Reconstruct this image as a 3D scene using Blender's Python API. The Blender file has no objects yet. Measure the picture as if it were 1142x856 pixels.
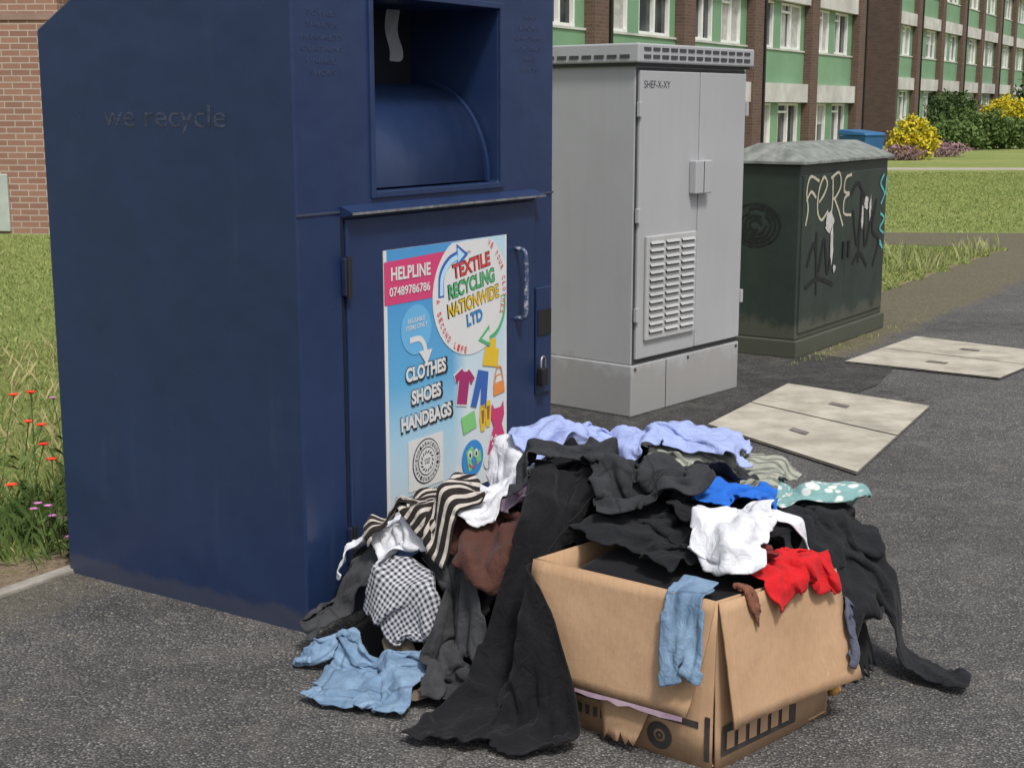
import bpy, bmesh, math, random
import numpy as np
from mathutils import Vector, Matrix
random.seed(7); RNG=np.random.default_rng(11)
S=bpy.context.scene; COL=S.collection
S.view_settings.view_transform='Standard'; S.view_settings.look='None'; S.view_settings.exposure=0

# ------------------------------------------------------------------ node helpers
def newmat(name):
    m=bpy.data.materials.new(name); m.use_nodes=True
    nt=m.node_tree; b=nt.nodes['Principled BSDF']
    return m,nt,b
def N(nt,t): return nt.nodes.new(t)
def L(nt,a,b): nt.links.new(a,b)
def c4(c): return (c[0],c[1],c[2],1)
def coord(nt,kind='Object'):
    if kind=='World':
        return N(nt,'ShaderNodeNewGeometry').outputs['Position']
    return N(nt,'ShaderNodeTexCoord').outputs[kind]
def noise(nt,vec,scale,detail=5,rough=.55,dist=0):
    n=N(nt,'ShaderNodeTexNoise'); n.inputs['Scale'].default_value=scale
    n.inputs['Detail'].default_value=detail; n.inputs['Roughness'].default_value=rough; n.inputs['Distortion'].default_value=dist
    L(nt,vec,n.inputs['Vector']); return n.outputs['Fac']
def ramp(nt,fac,stops):
    r=N(nt,'ShaderNodeValToRGB'); e=r.color_ramp.elements
    while len(e)<len(stops): e.new(.5)
    for i,(p,c) in enumerate(stops):
        e[i].position=p; e[i].color=c4(c) if not isinstance(c,(int,float)) else (c,c,c,1)
    L(nt,fac,r.inputs[0]); return r.outputs[0]
def mix(nt,fac,a,b,mode='MIX'):
    m=N(nt,'ShaderNodeMix'); m.data_type='RGBA'; m.blend_type=mode
    for s,i in ((fac,0),(a,6),(b,7)):
        if isinstance(s,(int,float)): m.inputs[i].default_value=s
        elif isinstance(s,tuple): m.inputs[i].default_value=c4(s)
        else: L(nt,s,m.inputs[i])
    return m.outputs[2]
def mth(nt,op,a,b=0.0,c=None):
    m=N(nt,'ShaderNodeMath'); m.operation=op
    for i,s in enumerate((a,b,c)):
        if s is None: continue
        if isinstance(s,(int,float)): m.inputs[i].default_value=s
        else: L(nt,s,m.inputs[i])
    return m.outputs[0]
def bump(nt,b,h,strength=.3,dist=.01,prev=None):
    n=N(nt,'ShaderNodeBump'); n.inputs['Strength'].default_value=strength; n.inputs['Distance'].default_value=dist
    L(nt,h,n.inputs['Height'])
    if prev: L(nt,prev,n.inputs['Normal'])
    L(nt,n.outputs[0],b.inputs['Normal']); return n.outputs[0]
def M(name,col,rough=.6,col2=None,scale=4,bmp=0,bscale=60,bdist=.003,metal=0,spec=.5,kind='Object',lo=.35,hi=.65):
    m,nt,b=newmat(name); v=coord(nt,kind)
    if col2 is None: col2=tuple(c*.8 for c in col)
    f=noise(nt,v,scale,7,.6)
    L(nt,ramp(nt,f,[(lo,col),(hi,col2)]),b.inputs['Base Color'])
    L(nt,ramp(nt,noise(nt,v,scale*2.3,5),[(.3,rough*.85),(.7,min(1,rough*1.15))]),b.inputs['Roughness'])
    b.inputs['Metallic'].default_value=metal
    b.inputs['Specular IOR Level'].default_value=spec
    if bmp: bump(nt,b,noise(nt,v,bscale,5),bmp,bdist)
    return m

# ------------------------------------------------------------------ mesh helpers
def empty(name,loc=(0,0,0),rz=0,parent=None):
    o=bpy.data.objects.new(name,None); COL.objects.link(o); o.location=loc; o.rotation_euler=(0,0,rz)
    o.empty_display_size=.1
    if parent: o.parent=parent
    return o
def mesh(name,verts,faces,mat=None,parent=None,smooth=False):
    me=bpy.data.meshes.new(name); me.from_pydata([tuple(v) for v in verts],[],faces); me.update()
    o=bpy.data.objects.new(name,me); COL.objects.link(o)
    if mat: me.materials.append(mat)
    if parent: o.parent=parent
    if smooth: me.shade_smooth()
    return o
def fastmesh(name,V,F,mat,parent=None,smooth=False):
    me=bpy.data.meshes.new(name); V=np.asarray(V,dtype=np.float32); F=np.asarray(F,dtype=np.int32); k=F.shape[1]
    me.vertices.add(len(V)); me.vertices.foreach_set('co',V.ravel())
    me.loops.add(F.size); me.loops.foreach_set('vertex_index',F.ravel())
    me.polygons.add(len(F)); me.polygons.foreach_set('loop_start',np.arange(len(F),dtype=np.int32)*k)
    me.polygons.foreach_set('loop_total',np.full(len(F),k,dtype=np.int32))
    me.update(calc_edges=True); me.validate()
    o=bpy.data.objects.new(name,me); COL.objects.link(o); me.materials.append(mat)
    if parent: o.parent=parent
    if smooth: me.shade_smooth()
    return o
def bevel(o,w,seg=2,ang=35):
    m=o.modifiers.new('b','BEVEL'); m.width=w; m.segments=seg; m.limit_method='ANGLE'; m.angle_limit=math.radians(ang); return o
class Boxes:
    def __init__(s): s.v=[]; s.f=[]
    def box(s,x0,x1,y0,y1,z0,z1):
        n=len(s.v)
        s.v+=[(x0,y0,z0),(x1,y0,z0),(x1,y1,z0),(x0,y1,z0),(x0,y0,z1),(x1,y0,z1),(x1,y1,z1),(x0,y1,z1)]
        s.f+=[tuple(n+i for i in q) for q in ((3,2,1,0),(4,5,6,7),(0,1,5,4),(1,2,6,5),(2,3,7,6),(3,0,4,7))]
        return s
    def make(s,name,mat,parent=None,bv=0):
        o=mesh(name,s.v,s.f,mat,parent)
        if bv: bevel(o,bv)
        return o
def cyl(name,p0,p1,r,mat,parent=None,n=16,r1=None):
    p0=Vector(p0);p1=Vector(p1); d=(p1-p0).normalized(); a=d.orthogonal().normalized(); b=d.cross(a)
    if r1 is None: r1=r
    v=[];f=[]
    for i in range(n):
        t=2*math.pi*i/n; k=a*math.cos(t)+b*math.sin(t); v.append(p0+k*r); v.append(p1+k*r1)
    for i in range(n):
        j=(i+1)%n; f.append((2*i,2*j,2*j+1,2*i+1))
    f.append(tuple(2*i for i in range(n))[::-1]); f.append(tuple(2*i+1 for i in range(n)))
    return mesh(name,v,f,mat,parent,False)
def poly(name,pts,y,mat,parent):
    return mesh(name,[(p[0],y,p[1]) for p in pts],[tuple(range(len(pts)))],mat,parent)
def catmull(pts,k=8):
    P=[np.array(p,float) for p in pts]; P=[2*P[0]-P[1]]+P+[2*P[-1]-P[-2]]; out=[]
    for i in range(1,len(P)-2):
        for j in range(k):
            t=j/k; a,b,c,d=P[i-1],P[i],P[i+1],P[i+2]
            out.append(.5*((2*b)+(c-a)*t+(2*a-5*b+4*c-d)*t*t+(3*b-a-3*c+d)*t**3))
    out.append(P[-2]); return out
def ribbon(name,lines,w,y,mat,parent,k=6,jit=0):
    v=[];f=[]
    for pts in lines:
        q=catmull(pts,k); n0=len(v); m=len(q)
        for i,p in enumerate(q):
            t=q[min(i+1,m-1)]-q[max(i-1,0)]; t=t/(np.linalg.norm(t)+1e-9); nn=np.array([-t[1],t[0]])
            ww=w*.5*(1+jit*random.uniform(-1,1))
            a=p+nn*ww; b=p-nn*ww; v+=[(a[0],y,a[1]),(b[0],y,b[1])]
            y-=2e-6
        for i in range(m-1): f.append((n0+2*i,n0+2*i+1,n0+2*i+3,n0+2*i+2))
    return mesh(name,v,f,mat,parent)
def text(name,s,x,z,y,W,H,mat,parent,rot=0,off=0,ext=0,eul=None,loc=None,line=1):
    c=bpy.data.curves.new(name,'FONT'); c.body=s; c.size=1; c.offset=off; c.extrude=ext; c.align_x='CENTER'; c.align_y='CENTER'
    c.space_line=line; c.resolution_u=4
    o=bpy.data.objects.new(name,c); COL.objects.link(o); c.materials.append(mat)
    bpy.context.view_layer.update()
    d=o.dimensions; sx=W/max(d.x,1e-4); sy=H/max(d.y,1e-4)
    o.scale=(sx,sy,1)
    o.parent=parent
    o.rotation_euler=eul if eul else (math.pi/2,-rot,0)
    o.location=loc if loc else (x,y,z)
    return o

# ------------------------------------------------------------------ camera, sky, sun
cam=bpy.data.objects.new('Camera',bpy.data.cameras.new('Camera')); COL.objects.link(cam)
cam.location=(0,0,1.5); cam.rotation_euler=(math.radians(90-11),0,0)
cam.data.sensor_width=36; cam.data.lens=49.87; cam.data.clip_end=2000; S.camera=cam
w=bpy.data.worlds.new('World'); S.world=w; w.use_nodes=True
nt=w.node_tree; bg=nt.nodes['Background']
el=math.radians(58); az=math.radians(160)
sky=N(nt,'ShaderNodeTexSky'); sky.sky_type='NISHITA'; sky.sun_disc=False; sky.sun_elevation=el; sky.sun_rotation=az
sky.dust_density=4; sky.air_density=1.0
hs=N(nt,'ShaderNodeHueSaturation'); hs.inputs['Saturation'].default_value=.42
L(nt,sky.outputs[0],hs.inputs['Color']); L(nt,hs.outputs[0],bg.inputs[0]); bg.inputs[1].default_value=.145
sl=bpy.data.lights.new('sun','SUN'); sl.energy=2.7; sl.angle=math.radians(9); sl.color=(1,.965,.90)
so=bpy.data.objects.new('sun',sl); COL.objects.link(so)
sd=Vector((math.sin(az)*math.cos(el),math.cos(az)*math.cos(el),math.sin(el)))
so.rotation_euler=sd.to_track_quat('Z','Y').to_euler()

# ------------------------------------------------------------------ boundary line grass/asphalt
LX,LY,DX,DY=-1.5,4.4,.53,.848
def lp(s,off=0): return (LX+DX*s+DY*off, LY+DY*s-DX*off)
def ldist(x,y): return (x-LX)*DY-(y-LY)*DX
def dist_node(nt,pos):
    sp=N(nt,'ShaderNodeSeparateXYZ'); L(nt,pos,sp.inputs[0])
    a=mth(nt,'MULTIPLY_ADD',sp.outputs[0],DY,-LX*DY+LY*DX)
    return mth(nt,'MULTIPLY_ADD',sp.outputs[1],-DX,a)

def ground_mat():
    m,nt,b=newmat('lawn'); p=coord(nt,'World')
    f1=noise(nt,p,.45,6,.6); f2=noise(nt,p,18,8,.7); f3=noise(nt,p,2.5,4)
    c=ramp(nt,f1,[(.3,(.13,.20,.045)),(.55,(.23,.28,.085)),(.72,(.36,.34,.15))])
    c2=ramp(nt,f2,[(.3,(.11,.15,.035)),(.6,(.34,.34,.15))])
    c=mix(nt,.4,c,c2)
    c=mix(nt,mth(nt,'MULTIPLY',f3,.3),c,(.17,.24,.06))
    d=dist_node(nt,p); dn=mth(nt,'ADD',d,mth(nt,'MULTIPLY',noise(nt,p,3.5,5),1.0))
    soil=ramp(nt,dn,[(.12,0.0),(.3,1.0)])
    sc=ramp(nt,noise(nt,p,40,6,.7),[(.3,(.16,.115,.075)),(.7,(.38,.30,.21))])
    c=mix(nt,soil,c,sc)
    L(nt,c,b.inputs['Base Color']); b.inputs['Roughness'].default_value=.95; b.inputs['Specular IOR Level'].default_value=.15
    bump(nt,b,f2,.9,.05); return m
lawn=ground_mat()
mesh('ground',[(-400,-100,0),(400,-100,0),(400,700,0),(-400,700,0)],[(0,1,2,3)],lawn)
def asphalt_mat(name,dark=1.0,edge=True,seed=0):
    m,nt,b=newmat(name); p=coord(nt,'World')
    mp=N(nt,'ShaderNodeMapping'); mp.inputs['Location'].default_value=(seed,seed*2,0); L(nt,p,mp.inputs['Vector']); q=mp.outputs[0]
    vo=N(nt,'ShaderNodeTexVoronoi'); vo.inputs['Scale'].default_value=135; L(nt,q,vo.inputs['Vector'])
    sp=N(nt,'ShaderNodeSeparateColor'); L(nt,vo.outputs['Color'],sp.inputs[0])
    stone=ramp(nt,sp.outputs[0],[(0,(.078,.075,.075)),(.6,(.13,.126,.123)),(.88,(.19,.183,.175)),(1,(.31,.295,.27))])
    gap=ramp(nt,vo.outputs['Distance'],[(.35,0.0),(.7,1.0)])
    c=mix(nt,gap,stone,(.045,.043,.043))
    big=noise(nt,q,.5,8,.72); c=mix(nt,1.0,c,ramp(nt,big,[(.32,.52*dark),(.5,.95*dark),(.7,1.35*dark)]),'MULTIPLY')
    med=noise(nt,q,6,7,.75); c=mix(nt,mth(nt,'MULTIPLY',ramp(nt,med,[(.48,0.0),(.75,1.0)]),.4),c,(.19,.175,.155))
    c=mix(nt,mth(nt,'MULTIPLY',ramp(nt,noise(nt,q,1.7,7,.8,.6),[(.56,0.0),(.66,1.0)]),.5),c,(.045,.045,.045))
    wq=N(nt,'ShaderNodeVectorMath'); wq.operation='ADD'; nc_=N(nt,'ShaderNodeTexNoise'); nc_.inputs['Scale'].default_value=2.5; nc_.inputs['Detail'].default_value=6; L(nt,q,nc_.inputs['Vector'])
    L(nt,q,wq.inputs[0]); L(nt,nc_.outputs['Color'],wq.inputs[1])
    v2=N(nt,'ShaderNodeTexVoronoi'); v2.feature='DISTANCE_TO_EDGE'; v2.inputs['Scale'].default_value=.55; L(nt,wq.outputs[0],v2.inputs['Vector'])
    cr=ramp(nt,v2.outputs['Distance'],[(.0,1.0),(.006,0.0)])
    cr=mth(nt,'MULTIPLY',cr,ramp(nt,noise(nt,q,1.1,3),[(.45,0.0),(.55,.8)]))
    c=mix(nt,cr,c,(.02,.02,.02))
    if edge:
        d=dist_node(nt,p)
        sy=N(nt,'ShaderNodeSeparateXYZ'); L(nt,p,sy.inputs[0])
        far=ramp(nt,mth(nt,'MULTIPLY',sy.outputs[1],.1),[(.68,.0),(.8,.36)])
        dn=mth(nt,'ADD',mth(nt,'ADD',d,mth(nt,'MULTIPLY',far,-1.6)),mth(nt,'MULTIPLY',noise(nt,p,2.6,7,.7),-.35))
        fac=ramp(nt,dn,[(0.0,.75),(.12,0.0)])
        fac=mth(nt,'MULTIPLY',fac,ramp(nt,mth(nt,'MULTIPLY',sy.outputs[1],.1),[(.5,.4),(.75,1.0)]))
        dirt=ramp(nt,noise(nt,p,35,6,.75),[(.35,(.06,.05,.035)),(.5,(.13,.115,.06)),(.7,(.24,.19,.125))])
        c=mix(nt,fac,c,dirt)
    L(nt,c,b.inputs['Base Color'])
    L(nt,ramp(nt,med,[(.3,.62),(.7,.88)]),b.inputs['Roughness']); b.inputs['Specular IOR Level'].default_value=.4
    h=mix(nt,gap,(1,1,1),(0,0,0)); h2=mth(nt,'MULTIPLY_ADD',sp.outputs[1],.5,h)
    n1=bump(nt,b,h2,.7,.0035); bump(nt,b,noise(nt,q,14,5),.25,.02,n1)
    return m
asph=asphalt_mat('asphalt'); asph2=asphalt_mat('asphalt_new',.5,False,5)
pts=[lp(-14),lp(12.3),(5.25,15.2),(5.0,15.6),(4.2,15.9),(-1,20),(-1.8,21.6),(4.3,17.45),(6.3,17.3),(34,15.6),(34,-8)]
mesh('asphalt_pavement',[(x,y,.004) for x,y in pts],[tuple(range(len(pts)))[::-1]],asph)
pts=[lp(2.6,.02),lp(2.6,1.0),lp(4.6,1.25),lp(5.35,1.15),lp(5.4,.02)]
mesh('tarmac_patch',[(x,y,.008) for x,y in pts],[tuple(range(len(pts)))[::-1]],asph2)
path=M('path_concrete',(.40,.37,.31),.9,(.30,.28,.23),2,kind='World')
mesh('footpath',[(-40,36.5,.004),(60,34.0,.004),(60,35.4,.004),(-40,37.9,.004)],[(0,1,2,3)],path)
kb=Boxes(); kconc=M('edging_concrete',(.34,.315,.28),.9,(.16,.145,.12),6,.5,80,.004)
s=-4.0
while s<1.0:
    kb.box(s,s+.905,-.025,.025,-.05,.018+random.uniform(-.006,.004)); s+=.915
k=kb.make('path_edging',kconc,None,.006); k.location=(LX,LY,0); k.rotation_euler=(0,0,math.atan2(DY,DX))
gv=[];gf=[]
for i in range(420):
    x=RNG.uniform(-1.6,3.2); y=RNG.uniform(2.6,9)
    if ldist(x,y)<.05: continue
    r_=RNG.uniform(.003,.006); n=len(gv); a=RNG.uniform(0,6)
    gv+=[(x+r_*math.cos(a),y+r_*math.sin(a),.005),(x+r_*math.cos(a+2),y+r_*math.sin(a+2),.005),(x+r_*math.cos(a+4.1),y+r_*math.sin(a+4.1),.005),(x,y,.005+r_*.9)]
    gf+=[(n,n+1,n+3),(n+1,n+2,n+3),(n+2,n,n+3)]
mesh('loose_grit',gv,gf,M('grit',(.36,.32,.25),.9,(.14,.115,.08),3,kind='World'))

def cover(name,q):
    m=M(name+'_mat',(.46,.43,.36),.9,(.27,.25,.205),5,.5,140,.004,kind='World',lo=.35,hi=.7)
    fr=M(name+'_frame',(.18,.165,.15),.7,(.10,.09,.08),20,kind='World')
    e=empty(name)
    P=[Vector((a,b_,0)) for a,b_ in q]
    mesh('frame',[p+Vector((0,0,.012)) for p in P],[(0,1,2,3)],fr,e)
    A,B,C,D=P
    for i in range(2):
        t0=.006+.5*i*.994; t1=t0+.488
        qs=[A.lerp(B,t0),A.lerp(B,t1),D.lerp(C,t1),D.lerp(C,t0)]
        cc=sum(qs,Vector())/4; qs=[cc+(p-cc)*.992 for p in qs]
        mesh('slab_%d'%i,[p+Vector((0,0,.018)) for p in qs],[(0,1,2,3)],m,e)
        u=(qs[1]-qs[0]).normalized(); v=(qs[3]-qs[0]).normalized()
        hh=[cc+u*a+v*b_+Vector((0,0,.0215)) for a,b_ in ((-.03,-.06),(.03,-.06),(.03,.06),(-.03,.06))]
        mesh('lifting_key_plate_%d'%i,hh,[(0,1,2,3)],fr,e)
cover('chamber_cover',[(.93,6.62),(1.52,7.66),(2.13,7.06),(1.43,5.70)])
cover('chamber_cover',[(1.98,8.34),(2.68,9.30),(3.38,8.62),(2.73,7.80)])

# ------------------------------------------------------------------ textile bank
navy,nt,b=newmat('navy_paint'); p=coord(nt)
f=noise(nt,p,1.6,7,.65); c=ramp(nt,f,[(.3,(.012,.026,.078)),(.7,(.017,.035,.098))])
mp=N(nt,'ShaderNodeMapping'); mp.inputs['Scale'].default_value=(1,1,.09); L(nt,p,mp.inputs[0])
st=ramp(nt,noise(nt,mp.outputs[0],14,6,.7),[(.58,0.0),(.75,1.0)])
c=mix(nt,mth(nt,'MULTIPLY',st,.12),c,(.09,.10,.14))
sc=ramp(nt,noise(nt,p,55,8,.8,1.5),[(.69,0.0),(.73,1.0)]); c=mix(nt,mth(nt,'MULTIPLY',sc,.45),c,(.14,.15,.17))
sz=N(nt,'ShaderNodeSeparateXYZ'); L(nt,p,sz.inputs[0])
low=mth(nt,'ADD',sz.outputs[2],mth(nt,'MULTIPLY',noise(nt,p,12,7,.75),-.10))
c=mix(nt,ramp(nt,low,[(-.0,.35),(.02,0.0)]),c,(.08,.075,.07))
L(nt,c,b.inputs['Base Color']); L(nt,ramp(nt,noise(nt,p,5,6,.7),[(.3,.26),(.7,.44)]),b.inputs['Roughness'])
n1=bump(nt,b,noise(nt,p,2.2,3),.45,.035); bump(nt,b,noise(nt,p,160,3),.12,.002,n1)
black=M('black_paint',(.012,.012,.013),.5); dark=M('interior_painted_shade',(.006,.009,.02),.7)  # second material: shade inside the hopper recess, painted in as near-black colour
steel=M('worn_steel',(.42,.43,.44),.4,(.2,.2,.2),30,metal=.7)
CW,CD,CH=1.345,1.03,2.06
BA=math.atan2(.839,.545)
bank=empty('clothing_recycling_bank',(-.59,3.9,.004),BA)
X=[0,.345,1.005,CW]; Z=[0,1.256,1.81,CH]
V=[];F=[]
for z in Z:
    for x in X: V.append((x,0,z))
def q(i,j): return j*4+i
for j in range(3):
    for i in range(3):
        if (i,j)!=(1,1): F.append((q(i,j),q(i+1,j),q(i+1,j+1),q(i,j+1)))
n=len(V)
V+=[(0,CD,0),(CW,CD,0),(0,CD,1.73),(CW,CD,1.73),(0,.42,CH),(CW,.42,CH)]
F+=[tuple([q(0,0),q(0,1),q(0,2),q(0,3),n+4,n+2,n]), tuple([n+1,n+3,n+5,q(3,3),q(3,2),q(3,1),q(3,0)]),
    (n,n+2,n+3,n+1),(n+2,n+4,n+5,n+3),(n+4,q(0,3),q(1,3),q(2,3),q(3,3),n+5)]
r=len(V); RD=.36
V+=[(X[1],RD,Z[1]),(X[2],RD,Z[1]),(X[2],RD,Z[2]),(X[1],RD,Z[2])]
F+=[(q(1,1),q(2,1),r+1,r),(q(2,1),q(2,2),r+2,r+1),(q(2,2),q(1,2),r+3,r+2),(q(1,2),q(1,1),r,r+3)]
body=mesh('body',V,F,navy,bank); bevel(body,.006,2)
mesh('recess_back',[(X[1],RD-.002,Z[1]),(X[2],RD-.002,Z[1]),(X[2],RD-.002,Z[2]),(X[1],RD-.002,Z[2])],[(0,1,2,3)],dark,bank)
V=[];F=[];K=20
for i in range(K+1):
    t=math.pi/2*i/K; y=.30-.262*math.cos(t); z=1.262+.315*math.sin(t)
    V+=[(.352,y,z),(.985,y,z)]
for i in range(K): F.append((2*i,2*i+1,2*i+3,2*i+2))
V+=[(.352,.34,1.577),(.985,.34,1.577),(.352,.34,1.262),(.985,.34,1.262)]; m_=2*K
F+=[(m_,m_+1,m_+3,m_+2),tuple([m_+5]+[2*i+1 for i in range(K,-1,-1)])]
dr=mesh('deposit_drum',V,F,navy,bank,True)
V=[];F=[]
for i in range(K+1):
    t=math.pi/2*i/K
    for rr in (0,.012):
        V+=[(.975,.30-(.262+rr)*math.cos(t),1.262+(.315+rr)*math.sin(t)),(.990,.30-(.262+rr)*math.cos(t),1.262+(.315+rr)*math.sin(t))]
for i in range(K):
    a=4*i; F+=[(a+2,a+3,a+7,a+6),(a,a+2,a+6,a+4),(a+1,a+5,a+7,a+3)]
mesh('drum_rib',V,F,navy,bank,False)
t=Boxes(); t.box(.36,.47,.2,.33,1.60,1.66).box(.40,.44,.26,.33,1.66,1.80); t.make('drum_catch',navy,bank,.004)
t=Boxes(); t.box(.325,.345,-.008,.004,1.236,1.83).box(1.005,1.025,-.008,.004,1.236,1.83).box(.345,1.005,-.008,.004,1.236,1.256).box(.345,1.005,-.008,.004,1.81,1.83)
t.make('recess_frame',navy,bank,.003)
t=Boxes(); t.box(.197,1.208,-.012,0.0,.07,1.185); t.make('door_panel',navy,bank,.004)
t=Boxes(); t.box(.185,.192,-.002,.01,.07,1.19).box(1.213,1.219,-.002,.01,.07,1.19); t.make('door_gap',black,bank)
mesh('rain_lip',[(.185,-.002,1.222),(1.225,-.002,1.222),(1.225,-.045,1.204),(.185,-.045,1.204),(.185,-.045,1.198),(1.225,-.045,1.198),(1.225,-.002,1.19),(.185,-.002,1.19)],[(0,3,2,1),(3,4,5,2),(4,7,6,5),(0,7,4,3),(1,2,5,6)],navy,bank)
t=Boxes(); t.box(.185,1.225,-.047,-.0445,1.1975,1.2045); t.make('worn_lip_edge',steel,bank)
t=Boxes(); t.box(0.0,.18,-.004,.002,1.203,1.209).box(1.23,CW,-.004,.002,1.203,1.209); t.make('weld_seam',M('seam',(.05,.06,.1),.5),bank)
for z in (1.02,.22):
    t=Boxes(); t.box(.178,.205,-.022,-.004,z-.055,z+.055); t.make('hinge',M('hinge_dark',(.014,.02,.05),.5),bank,.003)
    cyl('hinge_pin',(.191,-.024,z-.06),(.191,-.024,z+.06),.008,black,bank)
pts=catmull([(1.085,-.012,1.03),(1.085,-.05,1.02),(1.087,-.055,.95),(1.087,-.055,.86),(1.085,-.05,.80),(1.085,-.012,.79)],5)
cu=bpy.data.curves.new('door_handle','CURVE'); cu.dimensions='3D'; sp=cu.splines.new('POLY'); sp.points.add(len(pts)-1)
for i,p_ in enumerate(pts): sp.points[i].co=(*p_,1)
cu.bevel_depth=.008; ho=bpy.data.objects.new('door_handle',cu); COL.objects.link(ho); ho.parent=bank
cu.materials.append(M('handle_paint',(.05,.07,.14),.3,(.35,.36,.38),40,lo=.5,hi=.62))
t=Boxes(); t.box(1.225,1.32,-.012,-.001,.50,.88); t.make('lock_housing',navy,bank,.004)
t=Boxes(); t.box(1.228,1.315,-.016,-.0125,.71,.80); t.make('lock_slot',black,bank)
t=Boxes(); t.box(1.215,1.255,-.045,-.018,.535,.60); t.make('padlock',black,bank,.006)
cu=bpy.data.curves.new('padlock_shackle','CURVE'); cu.dimensions='3D'; sp=cu.splines.new('POLY'); sp.points.add(10)
for i in range(11):
    a=math.pi*i/10; sp.points[i].co=(1.235+.014*math.cos(a),-.032,.60+.02+.018*math.sin(a)-(.02 if i in(0,10) else 0),1)
cu.bevel_depth=.004; ho=bpy.data.objects.new('padlock_shackle',cu); COL.objects.link(ho); ho.parent=bank; cu.materials.append(steel)
for (x,z) in ((.05,.05),(1.30,.05),(.05,1.95),(1.3,1.95)):
    cyl('bolt',(x,0,z),(x,-.006,z),.01,navy,bank,8)
emb=M('emboss_paint',(.036,.052,.11),.4)
for i,s_ in enumerate(('TOWELS','SHEETS','BLANKETS','CURTAINS','PAIRED','SHOES')):
    text('embossed_word',s_,.125,1.75-i*.032,-.0006,.022*len(s_),.014,emb,bank,ext=.0004)
for i,s_ in enumerate(('MENS','LADIES','CHILDRENS','CLOTHES','BAGS','BELTS')):
    text('embossed_word',s_,1.19,1.79-i*.034,-.0006,.02*len(s_),.015,emb,bank,ext=.0004)
text('embossed_logo','we recycle',0,0,0,.50,.085,navy,bank,ext=.0003,eul=(math.pi/2,0,-math.pi/2),loc=(-.0006,.50,1.47))
rg=[];rf_=[]
for j in range(7):
    for i in range(4):
        rg.append((.62+i*.022+.006*math.sin(j*1.3),.16+.012*math.sin(i*2+j),1.795-j*.026+.008*math.sin(i*3)))
for j in range(6):
    for i in range(3): k_=j*4+i; rf_.append((k_,k_+1,k_+5,k_+4))
o=mesh('snagged_rag',rg,rf_,M('rag_grey',(.20,.21,.23),.9),bank,True); o.modifiers.new('s','SUBSURF').levels=1
# ---- poster
PX,PZ=.362,1.081; PW,PH=.665,.825
pf=empty('poster',(PX,0,PZ),0,bank)
def flat(name,c,r=.45):
    m,nt,b=newmat(name); b.inputs['Roughness'].default_value=r
    p=coord(nt); f=noise(nt,p,9,6); L(nt,mix(nt,mth(nt,'MULTIPLY',f,.16),c,tuple(x*.55 for x in c)),b.inputs['Base Color']); return m
pm,nt,b=newmat('poster_print'); p=coord(nt); s_=N(nt,'ShaderNodeSeparateXYZ'); L(nt,p,s_.inputs[0])
gz=mth(nt,'MULTIPLY',s_.outputs[2],-1/PH); gx=mth(nt,'MULTIPLY',s_.outputs[0],1/PW)
ca=ramp(nt,gz,[(.15,(.05,.28,.58)),(.5,(.09,.37,.64)),(.72,(.36,.58,.72)),(1,(.56,.66,.72))])
cb=ramp(nt,gz,[(.3,(.47,.65,.76)),(.7,(.64,.70,.74))])
cc=mix(nt,ramp(nt,gx,[(.52,0.0),(.64,1.0)]),ca,cb)
L(nt,mix(nt,mth(nt,'MULTIPLY',noise(nt,p,12,6),.15),cc,(.3,.32,.34)),b.inputs['Base Color']); b.inputs['Roughness'].default_value=.38
white=flat('print_white',(.68,.68,.67)); pink=flat('print_pink',(.60,.055,.17)); blk=flat('print_black',(.02,.02,.02))
blue=flat('print_blue',(.04,.25,.60)); red=flat('print_red',(.62,.05,.05)); green=flat('print_green',(.08,.42,.16)); yel=flat('print_yellow',(.72,.48,.03))
mar=flat('print_maroon',(.35,.03,.14)); ora=flat('print_orange',(.75,.25,.06)); dkb=flat('print_darkblue',(.04,.12,.42)); lgr=flat('print_lime',(.22,.55,.20)); mag=flat('print_magenta',(.55,.05,.16))
def Q(u,w): return (u,-w)
def pq(name,pts,lay,mat): return poly(name,[Q(*p_) for p_ in pts],-.014-.0012*lay,mat,pf)
t=Boxes(); t.box(0,PW,-.0145,-.012,-PH,0); t.make('poster_border',white,pf)
pq('poster_field',[(.014,.0),(PW-.010,.0),(PW-.010,PH-.012),(.014,PH-.012)],.6,pm)
pq('pink_banner',[(.0,.035),(.36,.025),(.36,.165),(.0,.165)],1.4,pink)
cl=[(min(PW-.004,max(.0,.455+.215*math.cos(a))),max(.004,.175+.20*math.sin(a))) for a in [2*math.pi*i/60 for i in range(60)]]
pq('logo_disc',cl,2.2,white)
def pt(s_,u,w_,W,H,mat,lay=3,rot=0,off=.0): return text('print_'+s_.split()[0].lower(),s_,u,-w_,-.014-.0012*lay,W,H,mat,pf,rot=rot,off=off)
pt('HELPLINE',.13,.075,.20,.040,white,3,0,.03); pt('07489786786',.125,.128,.205,.028,white,3,0,.02)
R=.13
for s_,u,w_,W,H,m_ in (('TEXTILE',.455,.085,.21,.044,red),('RECYCLING',.455,.145,.26,.046,green),('NATIONWIDE',.465,.203,.29,.044,yel),('LTD',.47,.258,.09,.038,blue)):
    pt(s_,u,w_,W*1.03,H*1.1,blk,3,R,.045); pt(s_,u,w_,W,H,m_,4,R,.022)
pt('Scheme operated by',.39,.045,.12,.012,blk,3,R)
def arc(s_,r_,a0,a1,h,flip=False):
    n=len(s_)
    for i,ch in enumerate(s_):
        if ch==' ': continue
        a=math.radians(a0+(a1-a0)*i/(n-1)); u=.455+r_*1.02*math.cos(a); w_=.175-r_*math.sin(a)
        if u>PW-.012 or w_<.012: continue
        pt(ch,u,w_,h*.6,h,red,4,(a+math.pi/2) if flip else (a-math.pi/2),.01)
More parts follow.
